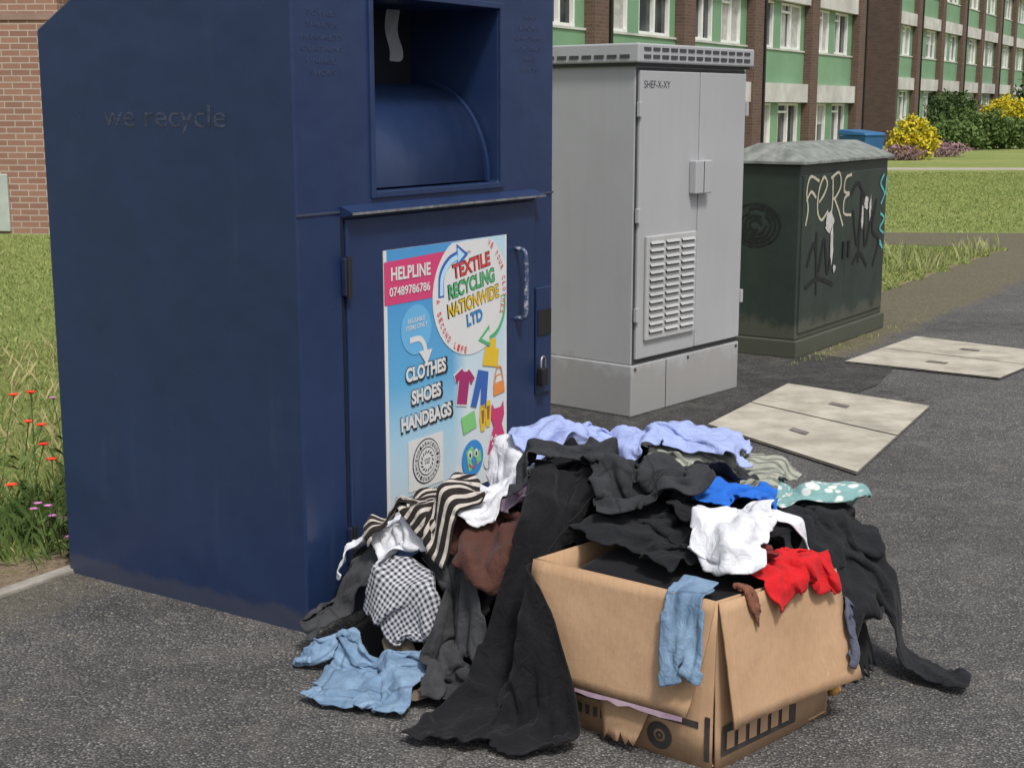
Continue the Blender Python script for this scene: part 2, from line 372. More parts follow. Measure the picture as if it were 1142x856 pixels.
arc('GIVE YOUR CLOTHES',.185,70,-25,.019); arc('A SECOND LIFE',.185,182,258,.02,True)
def arr(name,pts,mat,head,w_=.018,lay=3.4):
    ribbon(name,[[Q(*p_) for p_ in pts]],w_,-.014-.0012*lay,mat,pf)
    pq(name+'_head',head,lay+.1,mat)
arr('arrow_blue',[(.285,.17),(.29,.10),(.33,.06),(.38,.045)],dkb,[(.37,.008),(.435,.045),(.375,.082)],.030,3.3)
arr('arrow_blue_fill',[(.287,.165),(.293,.104),(.333,.064),(.375,.05)],flat('print_sky',(.45,.68,.82)),[(.375,.02),(.415,.045),(.378,.068)],.018,3.5)
arr('arrow_green',[(.64,.20),(.635,.26),(.60,.31),(.545,.33)],green,[(.555,.29),(.49,.335),(.56,.365)],.028,3.3)
arr('arrow_green_fill',[(.637,.205),(.628,.26),(.597,.303),(.55,.323)],white,[(.552,.305),(.51,.332),(.556,.35)],.016,3.5)
pq('badge',[(.155+.078*math.cos(a),.255+.078*math.sin(a)) for a in [2*math.pi*i/40 for i in range(40)]],2,flat('print_midblue',(.14,.42,.70)))
pt('REUSABLE\nITEMS ONLY',.155,.235,.11,.036,white,3,.06,.01)
arr('arrow_white',[(.12,.285),(.17,.285),(.195,.31),(.20,.335)],white,[(.165,.325),(.235,.325),(.205,.372)],.018,3)
for s_,w_,W in (('CLOTHES',.390,.21),('SHOES',.465,.155),('HANDBAGS',.540,.265)):
    pt(s_,.206,w_+.003,W+.014,.056,blk,3,.03,.06); pt(s_,.20,w_,W,.046,white,4.2,.03,.045)
pq('stamp_square',[(.105,.60),(.29,.60),(.29,.765),(.105,.765)],2,white)
for r_,m_,la in ((.073,blk,3),(.069,white,3.6),(.046,blk,4.2),(.043,white,4.8)):
    pq('stamp_ring',[(.198+r_*math.cos(a),.68+r_*math.sin(a)) for a in [2*math.pi*i/40 for i in range(40)]],la,m_)
for i in range(26):
    a=2*math.pi*i/26; pt('AIDNECHR'[i%8],.198+.057*math.cos(a),.68-.057*math.sin(a),.009,.012,blk,5,a-math.pi/2,.01)
for i in range(14):
    a=2*math.pi*i/14; cx,cy=.198+.030*math.cos(a),.68+.030*math.sin(a)
    pq('laurel',[(cx+.009*math.cos(a+.8),cy+.009*math.sin(a+.8)),(cx+.003*math.cos(a-.8),cy+.003*math.sin(a-.8)),(cx-.009*math.cos(a+.8),cy-.009*math.sin(a+.8)),(cx-.003*math.cos(a-.8),cy-.003*math.sin(a-.8))],5.4,blk)
pt('CHILDREN\nIN NEED',.198,.68,.032,.018,blk,5.6)
pt('SCHEME OPERATED BY',.20,.782,.19,.013,blk,3); pt('TEXTILE RECYCLING NATIONWIDE LTD',.215,.799,.31,.012,blk,3)
def ic(name,pts,cx,cy,s_,mat,lay=3,rot=0):
    c_,n_=math.cos(rot),math.sin(rot)
    pq(name,[(cx+s_*(x*c_-y*n_),cy+s_*(x*n_+y*c_)) for x,y in pts],lay,mat)
tee=[(-.35,-1),(-.15,-.85),(.15,-.85),(.35,-1),(1,-.55),(.75,-.15),(.5,-.35),(.5,1),(-.5,1),(-.5,-.35),(-.75,-.15),(-1,-.55)]
jn=[(-.5,-1),(.5,-1),(.75,1),(.2,1),(0,-.2),(-.2,1),(-.75,1)]
bag=[(-.8,-.3),(-.4,-.3),(-.35,-.9),(.35,-.9),(.4,-.3),(.8,-.3),(.9,.9),(-.9,.9)]
drs=[(-.35,-1),(-.2,-.8),(.2,-.8),(.35,-1),(.4,-.5),(.25,-.2),(.75,1),(-.75,1),(-.25,-.2),(-.4,-.5)]
ic('icon_tee_edge',tee,.405,.475,.064,white,2.6,.2); ic('icon_tee',tee,.405,.475,.058,mar,3.3,.2)
ic('icon_jeans',jn,.505,.50,.062,dkb,3,.25); ic('icon_bag',bag,.57,.385,.052,yel,3,.2)
ic('icon_handbag',bag,.612,.50,.038,ora,3,-.1); ic('icon_handbag_hole',[(-.6,-.2),(.6,-.2),(.3,-.75),(-.3,-.75)],.612,.50,.038,white,3.6,-.1)
ribbon('icon_handle',[[Q(.585,.49),Q(.60,.445),Q(.625,.445),Q(.638,.49)]],.006,-.018,ora,pf)
ic('icon_clutch',[(-1,-.5),(.7,-.8),(1,.5),(-.7,.8)],.435,.60,.045,lgr,3)
for dx in(0,.032): ic('icon_sandal',[(-.3,-1),(.3,-1),(.4,0),(.25,1),(-.25,1),(-.4,0)],.515+dx,.60-dx*.3,.045,yel,3)
for dx in(0,.032): ic('icon_sandal_strap',[(-.2,-.6),(.2,-.6),(.1,.4),(-.1,.4)],.515+dx,.60-dx*.3,.045,flat('print_brown',(.3,.12,.05)),3.7)
ic('icon_dress',drs,.605,.66,.10,mag,3,0)
for i in range(10):
    u,w_=.605+random.uniform(-.04,.04),.70+random.uniform(-.03,.05); ic('icon_dress_dot',[(-1,0),(0,-1),(1,0),(0,1)],u,w_,.006,white,3.7)
cg=[(.455+.062*math.cos(a),.725+.062*math.sin(a)) for a in [2*math.pi*i/40 for i in range(40)]]
pq('globe',cg,3,blue)
ic('globe_land',[(-.6,-.5),(0,-.8),(.3,-.3),(-.1,.1),(.1,.6),(-.3,.8),(-.5,.1)],.45,.725,.055,lgr,3.7); ic('globe_land',[(.3,-.2),(.8,-.4),(.9,.3),(.4,.5)],.455,.725,.055,lgr,3.7)
for dx in (-.018,.018):
    pq('globe_eye',[(.455+dx+.012*math.cos(a),.71+.015*math.sin(a)) for a in [2*math.pi*i/16 for i in range(16)]],4.3,white); pq('globe_pupil',[(.455+dx+.005*math.cos(a),.712+.008*math.sin(a)) for a in [2*math.pi*i/12 for i in range(12)]],4.9,blk)
ribbon('globe_smile',[[Q(.43,.74),Q(.455,.757),Q(.48,.74)]],.005,-.0195,red,pf)
for sx in (-1,1):
    pq('globe_glove',[(.455+sx*.085+.02*math.cos(a),.755+.024*math.sin(a)) for a in [2*math.pi*i/16 for i in range(16)]],3.7,white)

# ------------------------------------------------------------------ grey telecom cabinet
gp,nt,b=newmat('cabinet_grey'); p=coord(nt)
c=ramp(nt,noise(nt,p,2,6),[(.3,(.33,.335,.35)),(.7,(.37,.375,.39))])
mp=N(nt,'ShaderNodeMapping'); mp.inputs['Scale'].default_value=(1,1,.07); L(nt,p,mp.inputs[0])
c=mix(nt,mth(nt,'MULTIPLY',ramp(nt,noise(nt,mp.outputs[0],16,6,.7),[(.5,0.0),(.8,1.0)]),.2),c,(.25,.24,.22))
sz=N(nt,'ShaderNodeSeparateXYZ'); L(nt,p,sz.inputs[0])
low=mth(nt,'ADD',sz.outputs[2],mth(nt,'MULTIPLY',noise(nt,p,6,6,.7),-.4))
c=mix(nt,ramp(nt,low,[(0.0,.4),(.07,0.0)]),c,(.2,.18,.15))
L(nt,c,b.inputs['Base Color']); b.inputs['Roughness'].default_value=.5; bump(nt,b,noise(nt,p,120,3),.08,.002)
gd=M('cabinet_gap',(.05,.05,.055),.7); gl=M('louvre_grey',(.42,.425,.43),.5)
GW,GD=1.0,.62
gc=empty('telecom_cabinet',(.582,6.81,.008),math.radians(50))
t=Boxes(); t.box(0,GW,0,GD,0,.256); o=t.make('plinth',gp,gc,.006)
t=Boxes(); t.box(.008,GW-.008,.008,GD-.008,.256,1.69); t.make('body',gp,gc,.006)
t=Boxes(); t.box(-.025,GW+.025,-.03,GD+.02,1.70,1.79); t.make('roof_cap',gp,gc,.008)
t=Boxes(); t.box(-.01,GW+.01,-.012,GD+.01,1.688,1.701); t.make('cap_gap',gd,gc)
t=Boxes()
for i in range(13): t.box(.02+i*.075,.075+i*.075,-.034,-.0295,1.722,1.738).box(.02+i*.075,.075+i*.075,-.034,-.0295,1.757,1.772)
for i in range(8): t.box(-.029,-.0245,.02+i*.075,.075+i*.075,1.722,1.738)
t.make('cap_vents',gd,gc)
t=Boxes(); t.box(.022,.538,-.012,.006,.285,1.665).box(.546,.98,-.012,.006,.285,1.665); t.make('doors',gp,gc,.005)
t=Boxes(); t.box(.012,.988,.003,.0065,.262,1.68); t.make('door_shadow_gap',gd,gc)
t=Boxes(); t.box(.075,.515,-.030,-.012,.373,.884); t.make('louvre_frame',gl,gc,.006)
t=Boxes(); sl_=Boxes()
for r_ in range(13):
    z=.405+r_*.036
    for cc_ in range(3):
        x=.10+cc_*.137; t.box(x,x+.115,-.0325,-.0298,z,z+.015)
        n=len(sl_.v); sl_.v+=[(x,-.031,z+.021),(x+.115,-.031,z+.021),(x+.115,-.041,z+.008),(x,-.041,z+.008)]; sl_.f.append((n,n+3,n+2,n+1))
t.make('louvre_slots',gd,gc); sl_.make('louvre_blades',gl,gc)
t=Boxes(); t.box(.455,.605,-.055,-.012,1.07,1.235); t.make('lock_box',gp,gc,.006)
t=Boxes(); t.box(.525,.530,-.0565,-.0545,1.075,1.23); t.make('lock_box_seam',gd,gc)
t=Boxes()
for z in (.47,1.45,.95):
    t.box(.004,.024,-.024,-.004,z,z+.07)
    if z!=.95: t.box(.974,.994,-.024,-.004,z,z+.07)
t.make('hinges',gp,gc,.003)
for x in (.03,.5,.97):
    cyl('plinth_bolt',(x,0,.235),(x,-.006,.235),.008,gd,gc,8)
t=Boxes(); t.box(.3,.304,-.002,.003,.0,.25); t.make('plinth_seam',gd,gc)
text('cabinet_code','SHEF-X-XY',.16,1.60,-.0135,.22,.035,gd,gc)

# ------------------------------------------------------------------ green cabinet with graffiti
gm,nt,b=newmat('cabinet_green'); p=coord(nt)
c=ramp(nt,noise(nt,p,3,8,.7),[(.3,(.018,.027,.022)),(.7,(.034,.048,.039))])
c=mix(nt,mth(nt,'MULTIPLY',ramp(nt,noise(nt,p,9,8,.8),[(.55,0.0),(.66,1.0)]),.4),c,(.012,.014,.014))
sz=N(nt,'ShaderNodeSeparateXYZ'); L(nt,p,sz.inputs[0])
low=mth(nt,'ADD',sz.outputs[2],mth(nt,'MULTIPLY',noise(nt,p,6,6,.7),-.35))
c=mix(nt,ramp(nt,low,[(0.0,.5),(.07,0.0)]),c,(.11,.11,.08))
L(nt,c,b.inputs['Base Color']); b.inputs['Roughness'].default_value=.45; bump(nt,b,noise(nt,p,40,4),.15,.003)
rf=M('cabinet_roof',(.12,.135,.12),.6,(.25,.265,.245),14)
NW,ND=1.50,.52; nc=empty('junction_cabinet',(1.715,8.50,.004),math.radians(56))
t=Boxes(); t.box(-.02,NW+.02,-.02,ND+.02,0,.11); t.make('plinth',gm,nc,.008)
t=Boxes(); t.box(0,NW,0,ND,.11,1.165); t.make('body',gm,nc,.008)
V=[(-.03,-.035,1.165),(NW+.03,-.035,1.165),(NW+.03,ND+.03,1.165),(-.03,ND+.03,1.165),(-.03,-.035,1.185),(NW+.03,-.035,1.185),(NW+.03,ND+.03,1.185),(-.03,ND+.03,1.185),(.12,ND/2-.08,1.285),(NW-.12,ND/2-.08,1.285),(NW-.12,ND/2+.08,1.285),(.12,ND/2+.08,1.285)]
o=mesh('roof',V,[(3,2,1,0),(0,1,5,4),(1,2,6,5),(2,3,7,6),(3,0,4,7),(4,5,9,8),(5,6,10,9),(6,7,11,10),(7,4,8,11),(8,9,10,11)],rf,nc); bevel(o,.004)
t=Boxes(); t.box(.03,.745,-.010,.004,.15,1.10).box(.752,1.47,-.010,.004,.15,1.10); t.make('doors',gm,nc,.004)
t=Boxes(); t.box(.69,.72,-.022,-.01,.55,.66).box(.78,.81,-.022,-.01,.55,.66); t.make('door_latches',black,nc,.003)
spray=flat('spray_cream',(.46,.44,.33),.6); sprb=flat('spray_black',(.010,.010,.011),.6); sprt=flat('spray_teal',(.10,.42,.45),.6); gpaper=M('torn_paper',(.55,.54,.52),.9,(.35,.34,.33),30)
def rb_(n_,ls,w_,y,m_): return ribbon(n_,ls,w_,y,m_,nc,6,.15)
rb_('graffiti_tag',[[(.26,1.06),(.12,1.09),(.07,1.00),(.10,.90),(.07,.80)],[(.07,.95),(.14,1.0),(.22,.96)],
 [(.27,.93),(.35,.98),(.39,1.04),(.33,1.08),(.26,1.0),(.25,.88),(.32,.82),(.42,.87)],
 [(.47,.80),(.49,.94),(.48,1.08)],[(.45,1.07),(.58,1.10),(.62,1.02),(.54,.95),(.48,.94)],[(.52,.94),(.60,.86),(.68,.76)],
 [(.80,1.08),(.70,1.06),(.68,.98),(.77,.96),(.69,.93),(.69,.84),(.82,.82)]],.018,-.0125,spray)
rb_('graffiti_scrawl',[[(.12,.55),(.22,.68),(.30,.50),(.38,.70),(.45,.48),(.52,.66)],[(.10,.42),(.30,.46),(.55,.40)],[(.25,.75),(.28,.36)],
 [(.85,.85),(.95,.62),(1.02,.88),(1.1,.60),(1.2,.82)],[(.88,.50),(1.0,.56),(1.15,.46)],[(1.28,.9),(1.22,.7),(1.35,.62),(1.26,.45)],[(.80,.95),(.92,1.02),(1.05,.93)],[(1.0,.98),(.98,.5)]],.028,-.0132,sprb)
rb_('graffiti_side_tag',[[(1.40,1.06),(1.34,1.0),(1.42,.93),(1.36,.86)],[(1.36,.80),(1.44,.76),(1.36,.70),(1.44,.66)],[(1.45,1.04),(1.44,.92)],[(1.37,.60),(1.43,.56),(1.37,.62)]],.018,-.014,sprt)
def paper(cx,cz,w_,h_):
    pts=[(cx+w_*math.cos(a)*random.uniform(.6,1.1),cz+h_*math.sin(a)*random.uniform(.6,1.1)) for a in [2*math.pi*i/18 for i in range(18)]]
    poly('torn_sticker',pts,-.0145,gpaper,nc)
paper(.45,.80,.085,.07); paper(.50,.66,.03,.13); paper(.56,.50,.025,.03); paper(1.02,.80,.02,.10); paper(1.08,.88,.045,.05); paper(1.16,.85,.02,.09)
sd_=[]
for k_ in range(5):
    r_=.04+.03*k_; sd_.append([( .22+r_*1.0*math.cos(a),.80+r_*.8*math.sin(a)) for a in np.linspace(k_,k_+5.2,10)])
o=ribbon('side_graffiti',sd_,.012,-.0,sprb,nc,6,.5); o.rotation_euler=(0,0,-math.pi/2); o.location=(-.004,.50,0)

wb=empty('wheelie_bin',(6.68,27.5,0),.6); bb=M('bin_blue',(.03,.13,.30),.45)
mesh('bin_body',[(-.2,-.24,.08),(.2,-.24,.08),(.2,.2,.08),(-.2,.2,.08),(-.27,-.33,.98),(.27,-.33,.98),(.27,.33,.98),(-.27,.33,.98)],[(3,2,1,0),(0,1,5,4),(1,2,6,5),(2,3,7,6),(3,0,4,7),(4,5,6,7)],bb,wb)
o=mesh('bin_lid',[(-.29,-.36,.985),(.29,-.36,.985),(.29,.36,.985),(-.29,.36,.985),(-.27,-.33,1.04),(.27,-.33,1.04),(.27,.33,1.10),(-.27,.33,1.10)],[(3,2,1,0),(0,1,5,4),(1,2,6,5),(2,3,7,6),(3,0,4,7),(4,5,6,7)],bb,wb); bevel(o,.02)
for sx in(-.24,.2): cyl('bin_wheel',(sx,.24,.1),(sx+.04,.24,.1),.1,black,wb)

# ------------------------------------------------------------------ buildings
def brick_mat(name,c1,c2,mo,w_=.225,h_=.075,scale=1):
    m,nt,b=newmat(name); p=coord(nt); s_=N(nt,'ShaderNodeSeparateXYZ'); L(nt,p,s_.inputs[0])
    cx=N(nt,'ShaderNodeCombineXYZ'); L(nt,mth(nt,'ADD',s_.outputs[0],s_.outputs[1]),cx.inputs[0]); L(nt,s_.outputs[2],cx.inputs[1])
    br=N(nt,'ShaderNodeTexBrick'); L(nt,cx.outputs[0],br.inputs['Vector'])
    br.inputs['Color1'].default_value=c4(c1); br.inputs['Color2'].default_value=c4(c2); br.inputs['Mortar'].default_value=c4(mo)
    br.inputs['Scale'].default_value=scale; br.inputs['Brick Width'].default_value=w_; br.inputs['Row Height'].default_value=h_; br.inputs['Mortar Size'].default_value=.007
    br.inputs['Bias'].default_value=-.1
    c=mix(nt,mth(nt,'MULTIPLY',noise(nt,p,3,6),.5),br.outputs['Color'],tuple(x*.6 for x in c1))
    L(nt,c,b.inputs['Base Color']); b.inputs['Roughness'].default_value=.9
    bump(nt,b,br.outputs['Fac'],-.4,.006); return m
brown=brick_mat('brown_brick',(.105,.060,.045),(.155,.09,.066),(.16,.13,.11)); darkb=brick_mat('dark_brick',(.075,.045,.036),(.115,.068,.052),(.12,.10,.085))
redb=brick_mat('red_brick',(.33,.18,.125),(.24,.12,.09),(.46,.41,.36))
panel=M('green_panel',(.19,.34,.20),.55,(.15,.28,.165),.6); wht=M('white_fascia',(.60,.60,.57),.7,(.42,.41,.38),1.2); upvc=M('window_frame',(.80,.80,.78),.4,(.72,.72,.7),3)
glass,nt,b=newmat('window_glass'); p=coord(nt); L(nt,ramp(nt,noise(nt,p,1.1,3),[(.4,(.012,.015,.018)),(.6,(.06,.07,.075))]),b.inputs['Base Color']); b.inputs['Roughness'].default_value=.06
curt=M('curtain',(.50,.49,.46),.9,(.32,.32,.31),6)
def block(name,loc,rz,s0,nb,bw,zb,nf,fh=2.65,end=None,depth=9,seed=1):
    rd=random.Random(seed)
    e=empty(name,(loc[0],loc[1],0),rz); x0=s0; x1=s0+nb*bw
    base=zb-1.45
    bk=Boxes(); gpn=Boxes(); wf=Boxes(); fr=Boxes(); gs=Boxes(); cu_=Boxes(); rp=Boxes()
    top=base+nf*fh+.5
    bk.box(x0-.6,x1+.6,.30,depth,base-2,top)
    for i in range(nb+1):
        x=x0+i*bw; bk.box(x-.32,x+.32,-.22,.30,base-2,top)
        if i%2: rp.box(x+.36,x+.45,-.26,-.17,base-1,top)
    for k_ in range(-1,nf):
        z=zb+k_*fh
        for i in range(nb):
            xa=x0+i*bw+.32; xb=x0+(i+1)*bw-.32
            gpn.box(xa,xb,0.0,.30,z-.92,z)
            wf.box(xa,xb,-.16,.295,z-1.42,z-.92)
            wf.box(xa,xb,-.03,.02,z-.05,z-.005)
            W=xb-xa; lay=[(.10*W,.42*W),(.56*W,.90*W)] if (i%2==0) else [(.06*W,.36*W),(.50*W,.93*W)]
            px=xa
            for a_,b_ in lay:
                gpn.box(px,xa+a_,0.02,.30,z+.002,z+fh-1.42); px=xa+b_
                A,Bx=xa+a_,xa+b_; zt=z+fh-1.44
                gs.box(A,Bx,.12,.14,z,zt)
                if rd.random()<.75:
                    u=rd.choice([0,1,2])
                    if u==0: cu_.box(A+.05,Bx-.05,.10,.112,z+.5*(zt-z),zt-.05)
                    if u==1: cu_.box(A+.05,A+.35*(Bx-A),.10,.112,z+.05,zt-.05).box(Bx-.35*(Bx-A),Bx-.05,.10,.112,z+.05,zt-.05)
                    if u==2: cu_.box(A+.05,Bx-.05,.10,.112,z+.05,zt-.05)
                f_=.065
                fr.box(A,Bx,.03,.12,z,z+f_).box(A,Bx,.03,.12,zt-f_,zt).box(A,A+f_,.035,.12,z+f_,zt-f_).box(Bx-f_,Bx,.035,.12,z+f_,zt-f_)
                mid=A+(Bx-A)*(.5 if rd.random()<.6 else .36); fr.box(mid-.045,mid+.045,.035,.12,z+f_,zt-f_)
                fr.box(A+f_,mid-.045,.04,.12,z+.78*(zt-z),z+.78*(zt-z)+.06)
            gpn.box(px,xb,0.02,.30,z+.002,z+fh-1.42)
    bk.make('brick_walls',brown,e); gpn.make('green_panels',panel,e); wf.make('white_fascias',wht,e); fr.make('window_frames',upvc,e); gs.make('window_glass',glass,e); cu_.make('curtains',curt,e); rp.make('rainwater_pipes',black,e)
    t=Boxes(); t.box(x0-.9,x1+.9,-.5,depth+.3,top,top+.35); t.make('roof_edge',wht,e)
    if end:
        t=Boxes(); t.box(x0-.62,x0-.3,-.6,depth,base-2,top-.05); t.make('end_wall',darkb,e)
    return e
block('apartment_block',(7.67,40),math.radians(60),-25.6,7,4.5,.42,5,seed=3)
block('apartment_block',(14.75,58),math.radians(61),.7,14,4.5,1.02,5,end=True,seed=9)
lb=empty('brick_building',(-6.4,17.3,0),math.radians(-4))
t=Boxes(); t.box(-12,1.05,0,8,-.3,7); t.make('walls',redb,lb)
t=Boxes(); t.box(-12.1,1.06,-.02,-.001,2.52,2.60); t.make('lintel_course',M('soldier_course',(.30,.20,.16),.9),lb)
t=Boxes(); t.box(-12.4,1.4,-.5,8.4,7,7.3); t.make('roof',darkb,lb)
t=Boxes(); t.box(-.75,.32,-.04,-.001,0.03,.72); t.make('door',M('door_pale',(.45,.50,.46),.6),lb,.01)
t=Boxes(); t.box(-5.2,-3.6,-.05,-.001,.9,2.1); t.make('window_frame',upvc,lb); t=Boxes(); t.box(-5.1,-3.7,-.06,-.051,1.0,2.0); t.make('window_pane',glass,lb)

# ------------------------------------------------------------------ vegetation
def leafmat(name,a,b_,c_=None,sc=9):
    m,nt,b=newmat(name); p=coord(nt,'World')
    st=[(.3,a),(.55,b_)]+([(.72,c_)] if c_ else [])
    L(nt,ramp(nt,noise(nt,p,sc,4,.7),st),b.inputs['Base Color']); b.inputs['Roughness'].default_value=.7; b.inputs['Specular IOR Level'].default_value=.25
    return m
gm_l=leafmat('grass_blades',(.13,.20,.045),(.25,.29,.09),(.46,.41,.20),10)
gm_d=leafmat('grass_dry',(.30,.28,.12),(.46,.40,.20),(.55,.47,.27),9)
def blades(name,X_,Y_,h,wd,mat,lean=.5):
    n=len(X_); a=RNG.uniform(0,2*np.pi,n); b_=RNG.uniform(0,2*np.pi,n); hh=h*RNG.uniform(.4,1.25,n); l=hh*lean*RNG.uniform(0,1.2,n)
    V=np.zeros((n,4,3)); dx=np.cos(a)*wd*.5; dy=np.sin(a)*wd*.5
    V[:,0]=np.c_[X_-dx,Y_-dy,np.zeros(n)]; V[:,1]=np.c_[X_+dx,Y_+dy,np.zeros(n)]
    V[:,2]=np.c_[X_+dx*.7+np.cos(b_)*l*.4,Y_+dy*.7+np.sin(b_)*l*.4,hh*.6]; V[:,3]=np.c_[X_+np.cos(b_)*l,Y_+np.sin(b_)*l,hh]
    i=np.arange(n)[:,None]*4; F=np.concatenate([i+np.array([0,1,2]),i+np.array([0,2,3])])
    return fastmesh(name,V.reshape(-1,3),F,mat)
def scatter(n,x0,x1,y0,y1,cond):
    X_=RNG.uniform(x0,x1,n); Y_=RNG.uniform(y0,y1,n); k_=cond(X_,Y_); return X_[k_],Y_[k_]
soft=lambda x,y,e0: (ldist(x,y)<-e0+.25*np.sin(x*5+y*3)*np.sin(y*7-x*2)-.12*RNG.random(len(x)))
x,y=scatter(95000,-5.0,-.6,4.0,9,lambda x,y:soft(x,y,.42)); blades('grass_verge',x,y,.034,.0045,gm_l,1.1)
x,y=scatter(4500,-5.0,-.6,4.0,9,lambda x,y:soft(x,y,.30)); blades('dry_grass',x,y,.10,.0028,gm_d,.6)
x,y=scatter(60000,-8,-1,9,17,lambda x,y:ldist(x,y)<-.3); blades('grass_lawn',x,y,.03,.009,gm_l,1.1)
def vr(x,y):
    d=ldist(x,y); return (d<.0+.06*np.sin(x*9+y*4))&(y<15.45+.12*np.sin(x*2))&(d>-3.2)
x,y=scatter(110000,1.0,6.2,10.0,16,vr); blades('grass_verge',x,y,.034,.008,gm_l,1.1)
x,y=scatter(2000,3.0,5.6,13.0,15.2,lambda x,y:(ldist(x,y)<.0)&(ldist(x,y)>-.8)&(np.sin(x*4)*np.sin(y*3+1)>-.2)); blades('tall_weeds',x,y,.17,.007,leafmat('weed',(.16,.21,.08),(.34,.36,.15),(.50,.47,.26)),.5)
x,y=scatter(110000,3.5,16,17.4,34,lambda x,y:y>17.5+.1*np.sin(x*3)); blades('grass_lawn',x,y,.028,.014,gm_l,1.1)
def alongline(n,s0,s1,d0,d1):
    s_=RNG.uniform(s0,s1,n); d=d0+(d1-d0)*RNG.beta(1,3,n); return LX+DX*s_+DY*d, LY+DY*s_-DX*d
x,y=alongline(700,4.9,7.6,.60,.85); k_=np.sin(x*11)*np.sin(y*9)>.1; blades('moss_weeds',x[k_],y[k_],.025,.006,gm_l)

def foliage(name,lobes,n,ls,mat,trunk=None,tm=None):
    e=empty(name)
    tot=sum(l[3]*l[4]*l[5] for l in lobes); allv=[]
    for (cx,cy,cz,rx,ry,rz) in lobes:
        m_=int(n*rx*ry*rz/tot)+10
        d=RNG.normal(size=(m_,3)); d/=np.linalg.norm(d,axis=1)[:,None]; r_=RNG.uniform(.25,1,m_)**.45
        r_*=1+.22*np.sin(d[:,0]*7+cx)*np.sin(d[:,2]*6+cy)+.12*RNG.normal(size=m_)
        P=np.c_[cx+d[:,0]*r_*rx,cy+d[:,1]*r_*ry,cz+d[:,2]*r_*rz]; allv.append(P)
    P=np.concatenate(allv); P=P[P[:,2]>.02]; n=len(P)
    u=RNG.normal(size=(n,3)); u/=np.linalg.norm(u,axis=1)[:,None]; v=np.cross(u,RNG.normal(size=(n,3))); v/=np.linalg.norm(v,axis=1)[:,None]
    s_=ls*RNG.uniform(.6,1.4,n)[:,None]
    Q_=np.stack([P-u*s_,P+v*s_*.5,P+u*s_,P-v*s_*.5],1)
    fastmesh('leaves',Q_.reshape(-1,3),np.arange(4*n).reshape(-1,4),mat,e)
    if trunk:
        bx,by,h,r_=trunk; cyl('trunk',(bx,by,0),(bx+.1,by,h),r_,tm,e,10,r_*.5)
        for i in range(6):
            a=i*1.1; cyl('limb',(bx+.07,by,h*(.5+.07*i)),(bx+math.cos(a)*h*.3,by+math.sin(a)*h*.3,h*(.8+.08*i)),r_*.35,tm,e,6,r_*.1)
    return e
bark=M('bark',(.10,.075,.05),.95,(.06,.045,.03),20,.6,30,.02)
dkl=leafmat('dark_leaves',(.025,.05,.018),(.07,.11,.035),(.12,.17,.05),3)
mdl=leafmat('mid_leaves',(.05,.09,.02),(.11,.17,.045),(.18,.22,.08),3)
yll=leafmat('yellow_blossom',(.18,.22,.03),(.62,.50,.03),(.80,.66,.06),4)
pkl=leafmat('pink_blossom',(.10,.14,.05),(.36,.20,.26),(.60,.32,.42),6)
foliage('tree',[(-9.5,31,6,3.0,2.5,3),(-7.6,30,7,2.2,2,2.4),(-11.5,31,7.5,2.6,2,2.4),(-9,31,8.8,2.4,2,2)],16000,.16,dkl,(-9.5,31,5.5,.28),bark)
foliage('yellow_bush',[(11.85,42.5,.75,.55,.5,.5),(11.6,42.3,.45,.5,.4,.45),(12.2,42.6,.5,.45,.4,.5)],5000,.055,yll)
foliage('yellow_bush',[(23.2,68,1.45,.85,.6,.6),(22.6,68,1.0,.7,.6,.7),(23.9,68,1.1,.7,.6,.7)],4500,.08,yll)
foliage('shrub',[(15.9,52,.5,1.1,.8,.55),(17.2,53,.7,1.2,.8,.7),(18.6,54,.55,1.0,.9,.6)],9000,.08,mdl)
foliage('shrub',[(19.0,66,1.2,1.2,1,.9),(20.4,67,1.2,1.2,1,1.0)],8000,.10,dkl)
foliage('shrub',[(26.3,74,1.0,1.2,1,1.0),(27.6,75,1.8,1.4,1,1.7),(29.6,76,2.2,1.6,1,1.9)],9000,.13,dkl)
foliage('flowering_shrub',[(11.4,42,.22,.6,.5,.24),(13.4,45,.22,.9,.5,.25)],2500,.045,pkl)
stem=leafmat('stem',(.05,.09,.02),(.10,.15,.04)); ppl=leafmat('poppy_petals',(.60,.03,.015),(.80,.07,.03)); pnk=leafmat('pink_petals',(.45,.12,.40),(.60,.22,.5))
